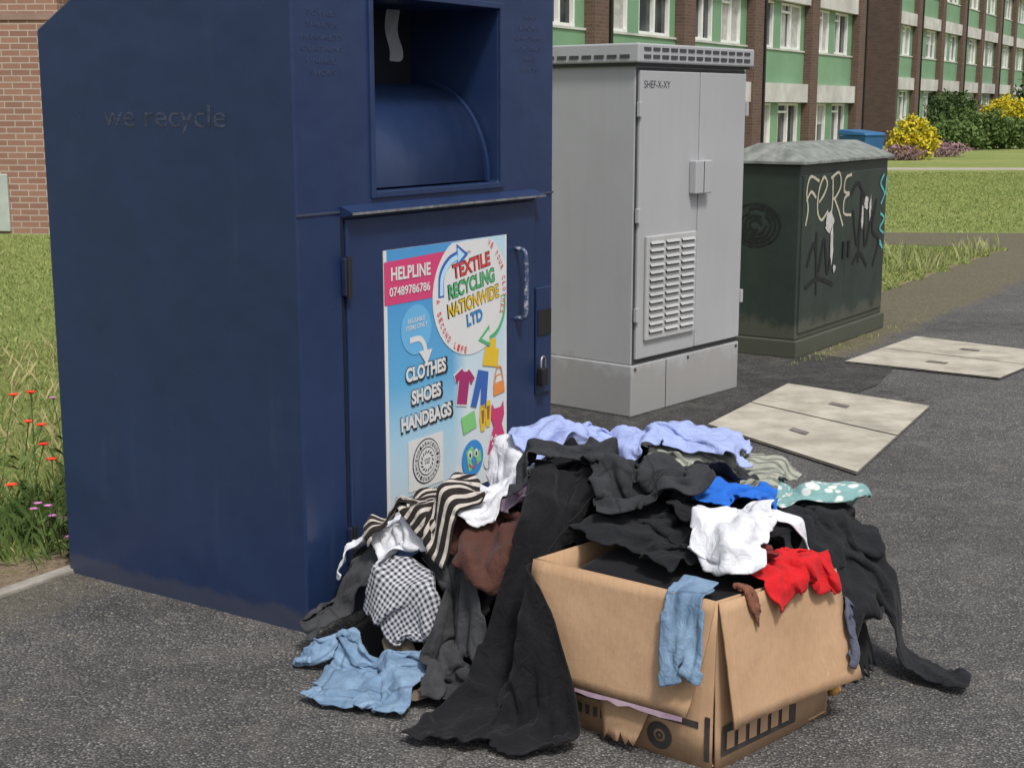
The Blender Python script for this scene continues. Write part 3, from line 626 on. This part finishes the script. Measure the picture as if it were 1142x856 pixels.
def wild(name,spots,pm_,r_):
    e=empty(name); V=[];F=[];PV=[];PF=[]
    for (x,y,h) in spots:
        bx,by=x+random.uniform(-.08,.08),y+random.uniform(-.06,.06)
        for k_ in range(4):
            t0,t1=k_/4,(k_+1)/4; w_=.0022; n=len(V)
            f_=lambda t:(bx+(x-bx)*t**1.6,by+(y-by)*t**1.6,h*t)
            a=f_(t0);b_=f_(t1); V+=[(a[0]-w_,a[1],a[2]),(a[0]+w_,a[1],a[2]),(b_[0]+w_,b_[1],b_[2]),(b_[0]-w_,b_[1],b_[2])]; F.append((n,n+1,n+2,n+3))
        for k_ in range(7):
            t=random.uniform(.05,.7); a=random.uniform(0,6.28); n=len(V); l=random.uniform(.03,.07); p_=(bx,by,h*t)
            V+=[p_,(bx+math.cos(a)*l*.5-math.sin(a)*.008,by+math.sin(a)*l*.5+math.cos(a)*.008,h*t+l*.5),(bx+math.cos(a)*l,by+math.sin(a)*l,h*t+l*.5),(bx+math.cos(a)*l*.5+math.sin(a)*.008,by+math.sin(a)*l*.5-math.cos(a)*.008,h*t+l*.35)]; F.append((n,n+1,n+2,n+3))
        for k_ in range(6):
            a=k_*1.047+random.random()*.5; n=len(PV); c_,s_=math.cos(a),math.sin(a)
            PV+=[(x,y,h),(x+r_*(c_*.7-s_*.7),y+r_*(s_*.7+c_*.7),h+r_*.55),(x+r_*c_*1.1,y+r_*s_*1.1,h+r_*.5),(x+r_*(c_*.7+s_*.7),y+r_*(s_*.7-c_*.7),h+r_*.55)]; PF.append((n,n+1,n+2,n+3))
    mesh('stems',V,F,stem,e); mesh('petals',PV,PF,pm_,e)
wild('poppies',[(-1.73,5.0,.49),(-1.70,5.0,.37),(-1.68,4.95,.31),(-1.78,5.1,.36),(-1.9,5.3,.42),(-1.62,4.85,.28),(-2.2,5.8,.4),(-1.75,4.8,.2)],ppl,.020)
wild('pink_wildflowers',[(-1.60,4.72,.15),(-1.58,4.70,.12),(-1.62,4.68,.17),(-1.56,4.74,.1),(-1.85,5.6,.35),(-1.66,4.75,.13),(-1.5,4.62,.07)],pnk,.014)
x=RNG.normal(-1.66,.14,420); y=RNG.normal(4.9,.22,420); k_=ldist(x,y)<-.10; blades('wild_plants',x[k_],y[k_],.15,.004,mdl,.9)

# ------------------------------------------------------------------ cardboard box
cbm,nt,b=newmat('cardboard'); p=coord(nt)
c=ramp(nt,noise(nt,p,5,6,.6),[(.3,(.38,.24,.14)),(.7,(.46,.30,.185))])
mp=N(nt,'ShaderNodeMapping'); mp.inputs['Rotation'].default_value=(0,0,.7); mp.inputs['Scale'].default_value=(60,60,2); L(nt,p,mp.inputs[0])
c=mix(nt,.15,c,ramp(nt,noise(nt,mp.outputs[0],3,2),[(.4,(.33,.205,.12)),(.6,(.48,.33,.205))]))
c=mix(nt,ramp(nt,noise(nt,p,11,8,.75),[(.60,0.0),(.75,.55)]),c,(.26,.16,.09))
c=mix(nt,ramp(nt,noise(nt,p,3.1,8,.8,1),[(.62,0.0),(.66,.3)]),c,(.54,.40,.28))
L(nt,c,b.inputs['Base Color']); b.inputs['Roughness'].default_value=.85; b.inputs['Specular IOR Level'].default_value=.2; bump(nt,b,noise(nt,p,9,5),.45,.012)
ink=M('box_ink',(.03,.028,.028),.7,(.06,.05,.045),18); tapem=M('packing_tape',(.30,.20,.28),.3,(.42,.32,.36),25)
box=empty('cardboard_box',(0,0,.004))
A=Vector((.463,3.04,0)); B=Vector((.79,3.345,0)); Lq=Vector((.06,3.36,0)); Kq=Lq+(B-A)
BH=.405; BHB=.385
def sheet(name,q_,n=(8,5),wob=.004,mat=cbm,th=.005,seed=0,torn=None,fold=None):
    a,b_,c_,d=[Vector(v) for v in q_]; rd=random.Random(seed); V=[];F=[]; nn=(b_-a).cross(d-a).normalized()
    for j in range(n[1]+1):
        for i in range(n[0]+1):
            u,v=i/n[0],j/n[1]; p_=(a.lerp(b_,u)).lerp(d.lerp(c_,u),v)
            p_=p_+nn*(wob*math.sin(3.1*u+seed)*math.sin(2.7*v+seed*2)+rd.uniform(-1,1)*wob*.12)
            if fold: p_=p_+nn*fold*max(0,1-abs(u-.5-.2*math.sin(v*2+seed))*9)
            if torn and j==n[1]: p_=p_+(a-d).normalized()*rd.uniform(0,torn)
            V.append(p_)
    for j in range(n[1]):
        for i in range(n[0]):
            k_=j*(n[0]+1)+i; F.append((k_,k_+1,k_+n[0]+2,k_+n[0]+1))
    o=mesh(name,V,F,mat,box,True)
    if th:
        m_=o.modifiers.new('s','SOLIDIFY'); m_.thickness=th; m_.offset=0
    return o
up=Vector((0,0,BH)); ub=Vector((0,0,BHB))
sheet('wall_front_right',[A,B,B+ub,A+up],seed=1,wob=.008); sheet('wall_front_left',[Lq,A,A+up,Lq+up],seed=2,wob=.008)
sheet('wall_back_right',[B,Kq,Kq+up,B+ub],seed=3); sheet('wall_back_left',[Kq,Lq,Lq+up,Kq+up],seed=4); sheet('base',[A+up*.02,B+up*.02,Kq+up*.02,Lq+up*.02],seed=5,wob=.001)
nR=Vector((B-A).cross(Vector((0,0,1)))).normalized(); nL=Vector((A-Lq).cross(Vector((0,0,1)))).normalized()
hv=lambda z:Vector((0,0,z))
sheet('flap_right',[A+up+nR*.006,B+ub+nR*.006,B+(B-A).normalized()*.02+nR*.09+hv(.115),A+nR*.055+hv(.115)],(14,10),.012,seed=6,torn=.006)
sheet('flap_left',[Lq+up+nL*.006,A+up+nL*.006-(A-Lq).normalized()*.004,A+nL*.06+hv(.135)-(A-Lq).normalized()*.04,Lq+nL*.05+hv(.115)],(14,10),.012,seed=8,torn=.006,fold=.004)
d1=(A-Lq).normalized(); d2=(B-A).normalized()
sheet('tape_strip',[Lq+nL*.058+hv(.122),A+nL*.067+hv(.14)-d1*.045,A+nL*.069+hv(.122)-d1*.045,Lq+nL*.059+hv(.108)],(16,1),.002,tapem,0,seed=3,torn=.01)
sheet('torn_flap',[Lq+d1*.20+nL*.012+hv(.135),Lq+d1*.36+nL*.012+hv(.135),Lq+d1*.33+nL*.05+hv(.02),Lq+d1*.24+nL*.045+hv(.015)],(8,4),.004,cbm,.004,seed=9,torn=.03)
def onface(P0,dr,nn,name,pts,mat,off=.012):
    mesh(name,[P0+dr*u+hv(z)+nn*off for u,z in pts],[tuple(range(len(pts)))],mat,box)
onface(Lq,d1,nL,'printed_band',[(.02,.085),(.48,.095),(.48,.112),(.02,.10)],ink)
for i in range(9): onface(Lq,d1,nL,'printed_mark',[(.03+i*.022,.045),(.042+i*.022,.045),(.042+i*.022,.07),(.03+i*.022,.07)],ink)
def ring(P0,dr,nn,u,z,r0,r1,name):
    n=28; V=[];F=[]
    for i in range(n):
        a=2*math.pi*i/n
        for r_ in (r0,r1): V.append(P0+dr*(u+r_*math.cos(a))+hv(z+r_*math.sin(a))+nn*.0125)
    for i in range(n):
        j=(i+1)%n; F.append((2*i,2*j,2*j+1,2*i+1))
    mesh(name,V,F,ink,box)
ring(Lq,d1,nL,.375,.05,.016,.034,'printed_wheel'); ring(Lq,d1,nL,.375,.05,.004,.010,'printed_hub')
onface(A,d2,nR,'printed_panel',[(.015,.03),(.30,.03),(.30,.105),(.015,.105)],ink)
for i in range(6): onface(A,d2,nR,'printed_icon',[(.03+i*.042,.045),(.058+i*.042,.045),(.058+i*.042,.088),(.03+i*.042,.088)],cbm,.0145)
onface(A,d1*-1,nL,'corner_stripe',[(.004,.02),(.018,.02),(.018,.13),(.004,.13)],ink)

# ------------------------------------------------------------------ clothes pile : heightfield + cloth draping solver
HX0,HY0,HR=-1.3,2.6,.01; HNX,HNY=300,270
gx=HX0+np.arange(HNX)*HR; gy=HY0+np.arange(HNY)*HR; GX,GY=np.meshgrid(gx,gy)
H=np.zeros((HNY,HNX))
def dome(cx,cy,rx,ry,h,ang=0,pw=.55):
    global H
    c_,s_=math.cos(ang),math.sin(ang); u=((GX-cx)*c_+(GY-cy)*s_)/rx; v=(-(GX-cx)*s_+(GY-cy)*c_)/ry
    H=np.maximum(H,h*np.clip(1-u*u-v*v,0,1)**pw)
dome(.38,4.04,.54,.34,.50,.08,.5); dome(.22,3.74,.38,.34,.43,0,.45); dome(-.12,3.90,.38,.28,.33,.3,.5); dome(-.38,3.80,.24,.18,.10,.2); dome(.74,3.76,.32,.32,.37,0,.45); dome(.50,3.62,.36,.26,.43,.2,.4)
e1=np.array([(B-A).x,(B-A).y]); e2=np.array([(Lq-A).x,(Lq-A).y]); Mi=np.linalg.inv(np.stack([e1,e2],1))
uu=Mi[0,0]*(GX-A.x)+Mi[0,1]*(GY-A.y); vv=Mi[1,0]*(GX-A.x)+Mi[1,1]*(GY-A.y)
inb=(uu>-.015)&(uu<1.01)&(vv>-.015)&(vv<1.01)
H=np.where(inb,np.maximum(H,.40+.05*np.clip(np.sin(np.clip(uu*1.3,0,1)*np.pi/2)*np.sin(np.clip(vv*1.3,0,1)*np.pi/2),0,1)),H)
l1=np.linalg.norm(e1); l2=np.linalg.norm(e2)
dR=-vv*l2; dL=-uu*l1
for dd_,ot in ((dR,(uu>0)&(uu<1.03)),(dL,(vv>0)&(vv<1))):
    k_=ot&(dd_>0)&(dd_<.075); H=np.where(k_,np.maximum(H,.41-.28*dd_/.075),H)
def blur(a,n=1):
    for _ in range(n):
        p_=np.pad(a,1,mode='edge'); a=(p_[:-2,1:-1]+p_[2:,1:-1]+p_[1:-1,:-2]+p_[1:-1,2:]+4*p_[1:-1,1:-1])/8
    return a
def dil(a,n):
    for _ in range(n):
        p_=np.pad(a,1,mode='edge'); a=np.maximum.reduce([p_[:-2,1:-1],p_[2:,1:-1],p_[1:-1,:-2],p_[1:-1,2:],a])
    return a
H=blur(H,1)
def samp(a,x,y):
    fx=np.clip((x-HX0)/HR,0,HNX-1.001); fy=np.clip((y-HY0)/HR,0,HNY-1.001); i=fx.astype(int); j=fy.astype(int); fx-=i; fy-=j
    return (a[j,i]*(1-fx)+a[j,i+1]*fx)*(1-fy)+(a[j+1,i]*(1-fx)+a[j+1,i+1]*fx)*fy
CNX,CNY=.839,-.545
def wr(U,V,rs,sc,aniso=2.0):
    a=rs.uniform(0,np.pi); c_,s_=np.cos(a),np.sin(a); u=(U*c_+V*s_)*sc; v=(-U*s_+V*c_)*sc/aniso
    wx=u+.9*np.sin(v*1.7+rs.uniform(0,6))+.5*np.sin(u*.9+v*2.3+rs.uniform(0,6)); wy=v+.8*np.sin(u*1.3+rs.uniform(0,6))
    n=np.sin(wx*2.2+rs.uniform(0,6))*.6+np.sin(wx*1.1+wy*1.9+rs.uniform(0,6))*.4
    return np.clip(1-np.abs(n)*1.5,-.3,1)
def drape(name,mask,d,cx,cy,ang,sq,mat,amp=.03,steps=55,seed=0,lift=.02,iters=6,bend=0,dz=3,fric=.75,buck=.045):
    global H
    rs=np.random.RandomState(seed+5); ny,nx=mask.shape
    U,V=np.meshgrid((np.arange(nx)-(nx-1)/2)*d,(np.arange(ny)-(ny-1)/2)*d)
    W_=.5*wr(U,V,rs,8,2.6)+.45*wr(U,V,rs,17,2.2)+.26*wr(U,V,rs,36,1.8)
    off=.007+amp*np.clip(W_+.12,0,1.2)
    us,vs=U*sq[0],V*sq[1]
    for k_ in range(4):
        f_=rs.uniform(7,26); a_=rs.uniform(0,6.28); am=.22/f_*1.0
        ph=np.sin((U*np.cos(a_)+V*np.sin(a_))*f_+rs.uniform(0,6)); us=us+am*ph*np.cos(a_+.6); vs=vs+am*ph*np.sin(a_+.6)
    vs=vs+bend*(U**2)
    c_,s_=math.cos(ang),math.sin(ang); x=cx+us*c_-vs*s_; y=cy+us*s_+vs*c_
    Hd=blur(dil(H,dz),2); z=samp(Hd,x,y)+off+lift+buck*(wr(U,V,rs,14,1.6)+.6*wr(U,V,rs,24,1.3))
    P=np.stack([x,y,z],-1); Vel=np.zeros_like(P); m=mask.astype(float)
    gyH,gxH=np.gradient(blur(H,1),HR)
    cons=[]
    A_=slice(None)
    for par in (0,1):
        cons.append(((A_,slice(par,-1,2)),(A_,slice(par+1,None,2)),d,.95,.5)); cons.append(((slice(par,-1,2),A_),(slice(par+1,None,2),A_),d,.95,.5))
        cons.append(((slice(par,-1,2),slice(0,-1)),(slice(par+1,None,2),slice(1,None)),d*1.414,.6,.3)); cons.append(((slice(par,-1,2),slice(1,None)),(slice(par+1,None,2),slice(0,-1)),d*1.414,.6,.3))
    for c0 in range(4):
        cons.append(((A_,slice(c0,-2,4)),(A_,slice(c0+2,None,4)),2*d,.3,.12)); cons.append(((slice(c0,-2,4),A_),(slice(c0+2,None,4),A_),2*d,.3,.12))
    cons=[(a,b_,r0,ks,kc,(m[a]*m[b_])*.5) for a,b_,r0,ks,kc in cons if m[a].size]
    dt=1/60
    for st_ in range(steps):
        Vel[...,2]-=9.8*dt; Vel*=.9; P0=P.copy(); P=P+Vel*dt
        for it in range(iters):
            for a,b_,r0,ks,kc,mm in cons:
                D=P[b_]-P[a]; l=np.sqrt((D*D).sum(-1))+1e-9; e_=(l-r0)/l; e_=np.where(e_>0,e_*ks,e_*kc)*mm
                D*=e_[...,None]; P[a]+=D; P[b_]-=D
            if it%2==1:
                hx=samp(gxH,P[...,0],P[...,1]); hy=samp(gyH,P[...,0],P[...,1]); hh=samp(H,P[...,0],P[...,1])
                nz=1/np.sqrt(1+hx*hx+hy*hy); dep=(hh-P[...,2])*nz+off; k_=np.clip(dep,0,.04)
                P[...,0]-=hx*nz*k_; P[...,1]-=hy*nz*k_; P[...,2]+=nz*k_
                P[...,2]=np.maximum(P[...,2],.008+off*.6)
                dd=(P[...,0]+.59)*CNX+(P[...,1]-3.9)*CNY; pen=np.clip(.05+off*.5-dd,0,.1); P[...,0]+=pen*CNX; P[...,1]+=pen*CNY
                ct=(k_>0)|(P[...,2]<.009+off*.6)
                nrm=np.stack([-hx*nz,-hy*nz,nz],-1); dP=P-P0; dn_=(dP*nrm).sum(-1,keepdims=True)*nrm; dtg=dP-dn_
                P=P-dtg*(ct[...,None]*fric)
        Vel=(P-P0)/dt
        vm=np.sqrt((Vel**2).sum(-1,keepdims=True))+1e-9; Vel*=np.minimum(1,1.6/vm)
    Pu=P; mk=m
    for ax in (0,1):
        a=np.take(Pu,range(Pu.shape[ax]-1),ax); b_=np.take(Pu,range(1,Pu.shape[ax]),ax); Pu=np.concatenate([Pu,(a+b_)/2],ax)
        a=np.take(mk,range(mk.shape[ax]-1),ax); b_=np.take(mk,range(1,mk.shape[ax]),ax); mk=np.concatenate([mk,a*b_],ax)
    k_=mk>.5; px=Pu[k_]; ii=np.clip(((px[:,0]-HX0)/HR+.5).astype(int),0,HNX-1); jj=np.clip(((px[:,1]-HY0)/HR+.5).astype(int),0,HNY-1)
    H2=H.copy(); np.maximum.at(H2,(jj,ii),px[:,2]+.003); H=np.maximum(H,.7*H2+.3*blur(H2,3))
    idx=-np.ones(mask.shape,int)
    fm=mask[:-1,:-1]&mask[1:,:-1]&mask[:-1,1:]&mask[1:,1:]
    used=np.zeros_like(mask); used[:-1,:-1]|=fm; used[1:,:-1]|=fm; used[:-1,1:]|=fm; used[1:,1:]|=fm
    idx[used]=np.arange(used.sum()); j,i=np.nonzero(fm)
    F=np.stack([idx[j,i],idx[j,i+1],idx[j+1,i+1],idx[j+1,i]],1)
    o=fastmesh(name,P[used],F,mat,pile,True); me=o.data
    er=used.copy(); hem=np.zeros(mask.shape)
    for q_ in range(4):
        p_=np.pad(er,1); ne=p_[:-2,1:-1]&p_[2:,1:-1]&p_[1:-1,:-2]&p_[1:-1,2:]&er; hem[er&~ne]=1-q_*.25; er=ne
    at=me.attributes.new('hem','FLOAT','POINT'); at.data.foreach_set('value',hem[used].astype(np.float32))
    uvl=me.uv_layers.new(name='UVMap'); vi=np.zeros(len(me.loops),dtype=np.int32); me.loops.foreach_get('vertex_index',vi)
    UVv=np.stack([U[used],V[used]],1); uvl.data.foreach_set('uv',UVv[vi].astype(np.float32).ravel())
    ss=o.modifiers.new('sub','SUBSURF'); ss.levels=1; ss.render_levels=1
    so_=o.modifiers.new('sol','SOLIDIFY'); so_.thickness=.0035; so_.offset=1
    return o
def fabric(name,c,kind='plain',c2=None,rough=.9,hemc=.75,sheen=.05,freq=20,bs=.45):
    m,nt,b=newmat(name); uv=coord(nt,'UV'); ob=coord(nt,'Object')
    if c2 is None: c2=tuple(x*.7 for x in c)
    col=ramp(nt,noise(nt,ob,14,6,.65),[(.3,c),(.7,tuple(.85*x for x in c))])
    s_=N(nt,'ShaderNodeSeparateXYZ'); L(nt,uv,s_.inputs[0])
    if kind=='denim':
        wv=noise(nt,uv,420,2); col=mix(nt,mth(nt,'MULTIPLY',wv,.45),col,c2); col=mix(nt,ramp(nt,noise(nt,uv,7,5,.6),[(.4,0.0),(.7,.6)]),col,tuple(min(1,x*1.3) for x in c2))
        for o_,fq in ((0,4.6),(1,3.9)):
            sm=mth(nt,'ABSOLUTE',mth(nt,'SUBTRACT',mth(nt,'FRACT',mth(nt,'ADD',mth(nt,'MULTIPLY',s_.outputs[o_],fq),.27)),.5))
            col=mix(nt,ramp(nt,sm,[(.0,.55),(.012,.55),(.02,0.0)]),col,tuple(x*.55 for x in c))
    if kind=='stripe':
        f=mth(nt,'FRACT',mth(nt,'MULTIPLY',s_.outputs[1],freq)); f2=mth(nt,'GREATER_THAN',f,.62); col=mix(nt,f2,col,c2)
    if kind=='check':
        fx=mth(nt,'GREATER_THAN',mth(nt,'FRACT',mth(nt,'MULTIPLY',s_.outputs[0],freq)),.5); fy=mth(nt,'GREATER_THAN',mth(nt,'FRACT',mth(nt,'MULTIPLY',s_.outputs[1],freq)),.5)
        f=mth(nt,'MULTIPLY',mth(nt,'ADD',fx,fy),.5); col=mix(nt,f,col,c2)
    if kind=='floral':
        v_=N(nt,'ShaderNodeTexVoronoi'); v_.inputs['Scale'].default_value=freq; L(nt,uv,v_.inputs['Vector']); col=mix(nt,ramp(nt,v_.outputs['Distance'],[(.3,1.0),(.42,0.0)]),col,c2)
    h=N(nt,'ShaderNodeAttribute'); h.attribute_name='hem'
    hf=ramp(nt,h.outputs['Fac'],[(.30,0.0),(.42,1.0),(.58,0.0)])
    col=mix(nt,mth(nt,'MULTIPLY',hf,.4),col,tuple(min(1,x*hemc) for x in (c if kind!='denim' else tuple(y*1.3 for y in c2))))
    L(nt,col,b.inputs['Base Color']); b.inputs['Roughness'].default_value=rough; b.inputs['Specular IOR Level'].default_value=.15
    b.inputs['Sheen Weight'].default_value=sheen; b.inputs['Sheen Roughness'].default_value=.5
    n1=bump(nt,b,noise(nt,uv,26,4,.5,1.2),bs,.02); n2=bump(nt,b,noise(nt,uv,600,2),.25,.0015,n1); bump(nt,b,h.outputs['Fac'],.3,.004,n2)
    return m
def grid(w_,h_,d):
    nx,ny=int(w_/d)+1,int(h_/d)+1; a,b_=np.meshgrid(np.linspace(-1,1,nx),np.linspace(-1,1,ny)); return a,b_
def rect(w_,h_,d=.013,seed=0,rag=.06):
    a,b_=grid(w_,h_,d); r_=np.random.RandomState(seed)
    p1,p2,p3,p4=r_.uniform(0,6,4)
    e1_=lambda t:1-rag*(1+np.sin(t*5+p1)*.6+np.sin(t*11+p2)*.3); e2_=lambda t:1-rag*(1+np.sin(t*5+p3)*.6+np.sin(t*11+p4)*.3)
    return (np.abs(a)<e1_(b_))&(np.abs(b_)<e2_(a))
def teem(w_,h_,d=.013,long=False):
    a,b_=grid(w_,h_,d); aa=np.abs(a)
    body=(aa<.50)&(b_<.92-.25*aa); sl=(aa>=.45)&(b_<.98-.42*aa)&(b_>.45-.2*aa)
    if long: sl=(aa>=.45)&(b_<.95-.9*(aa-.3))&(b_>.40-1.0*(aa-.45)-.05)
    neck=(a*a*1.5+(b_-.98)**2<.045); return (body|sl)&~neck
def trous(w_,h_,d=.013,gap=.03):
    a,b_=grid(w_,h_,d); aa=np.abs(a); t=np.clip((.35-b_),0,2)
    return np.where(b_>.35,aa<.62-.1*(b_-.35),(aa<.66+.12*t)&(aa>gap+gap*4*t))
pile=empty('pile_of_clothes')
K=fabric('black_cotton',(.011,.011,.013)); KD=fabric('charcoal_denim',(.020,.021,.024),'denim',(.040,.042,.048)); NV=fabric('navy_jersey',(.015,.02,.045)); GR=fabric('grey_marl',(.085,.085,.09))
K2=fabric('black_fleece',(.015,.016,.019)); GC=fabric('washed_black_denim',(.030,.031,.034),'denim',(.060,.062,.068))
LAV=fabric('lavender_cotton',(.33,.40,.68)); BE=fabric('beige_knit',(.46,.37,.28),'stripe',(.34,.27,.20),freq=90); WH=fabric('white_cotton',(.66,.67,.72),hemc=.85)
ZB=fabric('striped_knit',(.022,.018,.017),'stripe',(.46,.42,.38),freq=34); BR=fabric('brown_jersey',(.085,.038,.030)); TA=fabric('taupe_cotton',(.14,.115,.09)); DN=fabric('light_denim',(.10,.175,.285),'denim',(.23,.33,.45)); GI=fabric('gingham',(.04,.04,.055),'check',(.48,.49,.53),freq=75)
SG=fabric('sage_print',(.34,.35,.29),'stripe',(.16,.17,.15),freq=34); TL=fabric('teal_floral',(.20,.36,.36),'floral',(.60,.63,.60),freq=34); BL=fabric('bright_blue',(.02,.14,.58)); MU=fabric('mustard',(.62,.33,.10)); RD=fabric('red_jersey',(.55,.015,.02)); BU=fabric('burgundy_knit',(.16,.03,.03),'stripe',(.10,.02,.02),freq=80); GY_=fabric('grey_blue',(.09,.10,.14)); RU=fabric('rust_towel',(.20,.08,.05),'floral',(.10,.05,.03),freq=60); MV=fabric('mauve_jersey',(.22,.16,.22))
n_=1
flapz=((dR>-.01)&(dR<.2)&(uu>-.3)&(uu<1.2))|((dL>-.01)&(dL<.25)&(vv>-.3)&(vv<.75))
er_=-dil(-H,6); mi=blur(er_,8)-.02
step=2; hm=np.maximum(mi[::step,::step],-.02); okm=(mi[::step,::step]>-.012)&~flapz[::step,::step]
fm=okm[:-1,:-1]&okm[1:,:-1]&okm[:-1,1:]&okm[1:,1:]
VV=np.stack([GX[::step,::step],GY[::step,::step],hm],-1).reshape(-1,3); j,i=np.nonzero(fm); wn=okm.shape[1]
o=fastmesh('buried_garments',VV,np.stack([j*wn+i,j*wn+i+1,(j+1)*wn+i+1,(j+1)*wn+i],1),K,pile,True)
def D(*a,**k):
    global n_; n_+=1; k.setdefault('seed',n_*13); return drape(*a,**k)
D('beige_cardigan',teem(.8,.7),.013,.05,4.14,.5,(.72,.72),BE)
D('navy_sweatshirt',teem(.80,.7,long=True),.013,.50,4.12,-.3,(.72,.72),NV)
D('black_skirt',rect(.6,.6,seed=2),.013,.05,3.78,.3,(.75,.75),K)
D('black_leggings',rect(.6,.5,seed=3),.013,.43,3.47,.7,(.75,.75),K2)
D('grey_jeans',trous(.6,.85),.013,-.34,3.90,1.9,(.62,.62),GC,amp=.035)
D('black_jumper',teem(.55,.5),.013,.80,3.78,-.4,(.7,.7),K2)
D('taupe_trousers',trous(.36,.55),.012,-.24,3.60,.4,(.7,.7),TA)
D('denim_jacket',teem(.92,.64,long=True),.012,-.34,3.555,-.3,(.66,.66),DN,amp=.025)
D('gingham_shirt',rect(.26,.30,.011,seed=4),.011,-.31,3.66,.4,(.7,.7),GI)
D('charcoal_jeans',trous(.66,.80,gap=.005),.012,-.12,3.62,.15,(.62,.66),GC,amp=.035)
D('white_tshirt',teem(.58,.54),.013,-.31,3.86,.2,(.65,.65),WH)
D('grey_tshirt',teem(.56,.56),.013,.10,3.90,.3,(.68,.68),GR)
D('brown_top',rect(.36,.42,seed=6),.013,-.03,3.66,.6,(.7,.7),BR)
D('mauve_top',rect(.24,.26,seed=41),.012,.06,3.74,.2,(.7,.7),MV)
D('white_shirt',rect(.30,.70,seed=9),.012,-.01,3.85,-.5,(.60,.70),WH,amp=.03)
D('striped_jumper',teem(.66,.62),.012,-.19,3.80,.45,(.62,.62),ZB,amp=.03)
D('black_tshirt',teem(.65,.65),.013,.50,3.55,.4,(.7,.7),K)
D('black_coat',teem(1.0,.84),.013,.86,3.62,-.7,(.66,.66),K2,amp=.03,buck=.02)
D('teal_floral_dress',rect(.54,.42,seed=11),.013,.76,3.90,-.2,(.7,.7),TL)
D('sage_blouse',rect(.56,.50,seed=12),.013,.60,3.96,-.4,(.65,.65),SG)
D('blue_top',rect(.38,.62,seed=15),.012,.60,3.64,-.2,(.6,.7),BL,amp=.03)
D('red_tshirt',rect(.40,.30,seed=17),.012,.64,3.27,.75,(.68,.68),RD,amp=.025)
D('mustard_jumper',rect(.26,.36,seed=16),.012,.755,3.40,.75,(.66,.7),MU,buck=.03)
D('burgundy_cardigan',rect(.22,.20,seed=18),.011,.585,3.25,.3,(.68,.68),BU)
D('white_vest_strap',rect(.42,.09,seed=28),.01,.70,3.39,-.4,(.78,.8),WH,amp=.015)
D('black_trousers',rect(.54,1.15,seed=33,rag=.04),.013,.10,3.46,-.48,(.64,.76),K,amp=.035,steps=75)
D('charcoal_denim_jacket',teem(1.0,.80,long=True),.013,.34,3.69,.1,(.60,.56),KD,amp=.045)
D('lavender_shirt',rect(1.05,.46,seed=13,rag=.1),.013,.35,4.02,.10,(.74,.62),LAV,amp=.032,bend=-.25)
D('white_camisole',rect(.30,.50,seed=20),.011,.535,3.31,-.35,(.60,.72),WH,amp=.02)
D('denim_shorts',trous(.19,.28,.010,gap=.01),.010,.41,3.085,-.35,(.82,.82),DN,amp=.012,buck=.015)
D('rust_flannel',rect(.10,.15,.009,seed=22),.009,.53,3.125,.75,(.9,.9),RU,amp=.006,buck=.01)
D('grey_sock',rect(.09,.30,.009,seed=23),.009,.79,3.295,.75,(.8,.9),GY_,amp=.010,buck=.01)
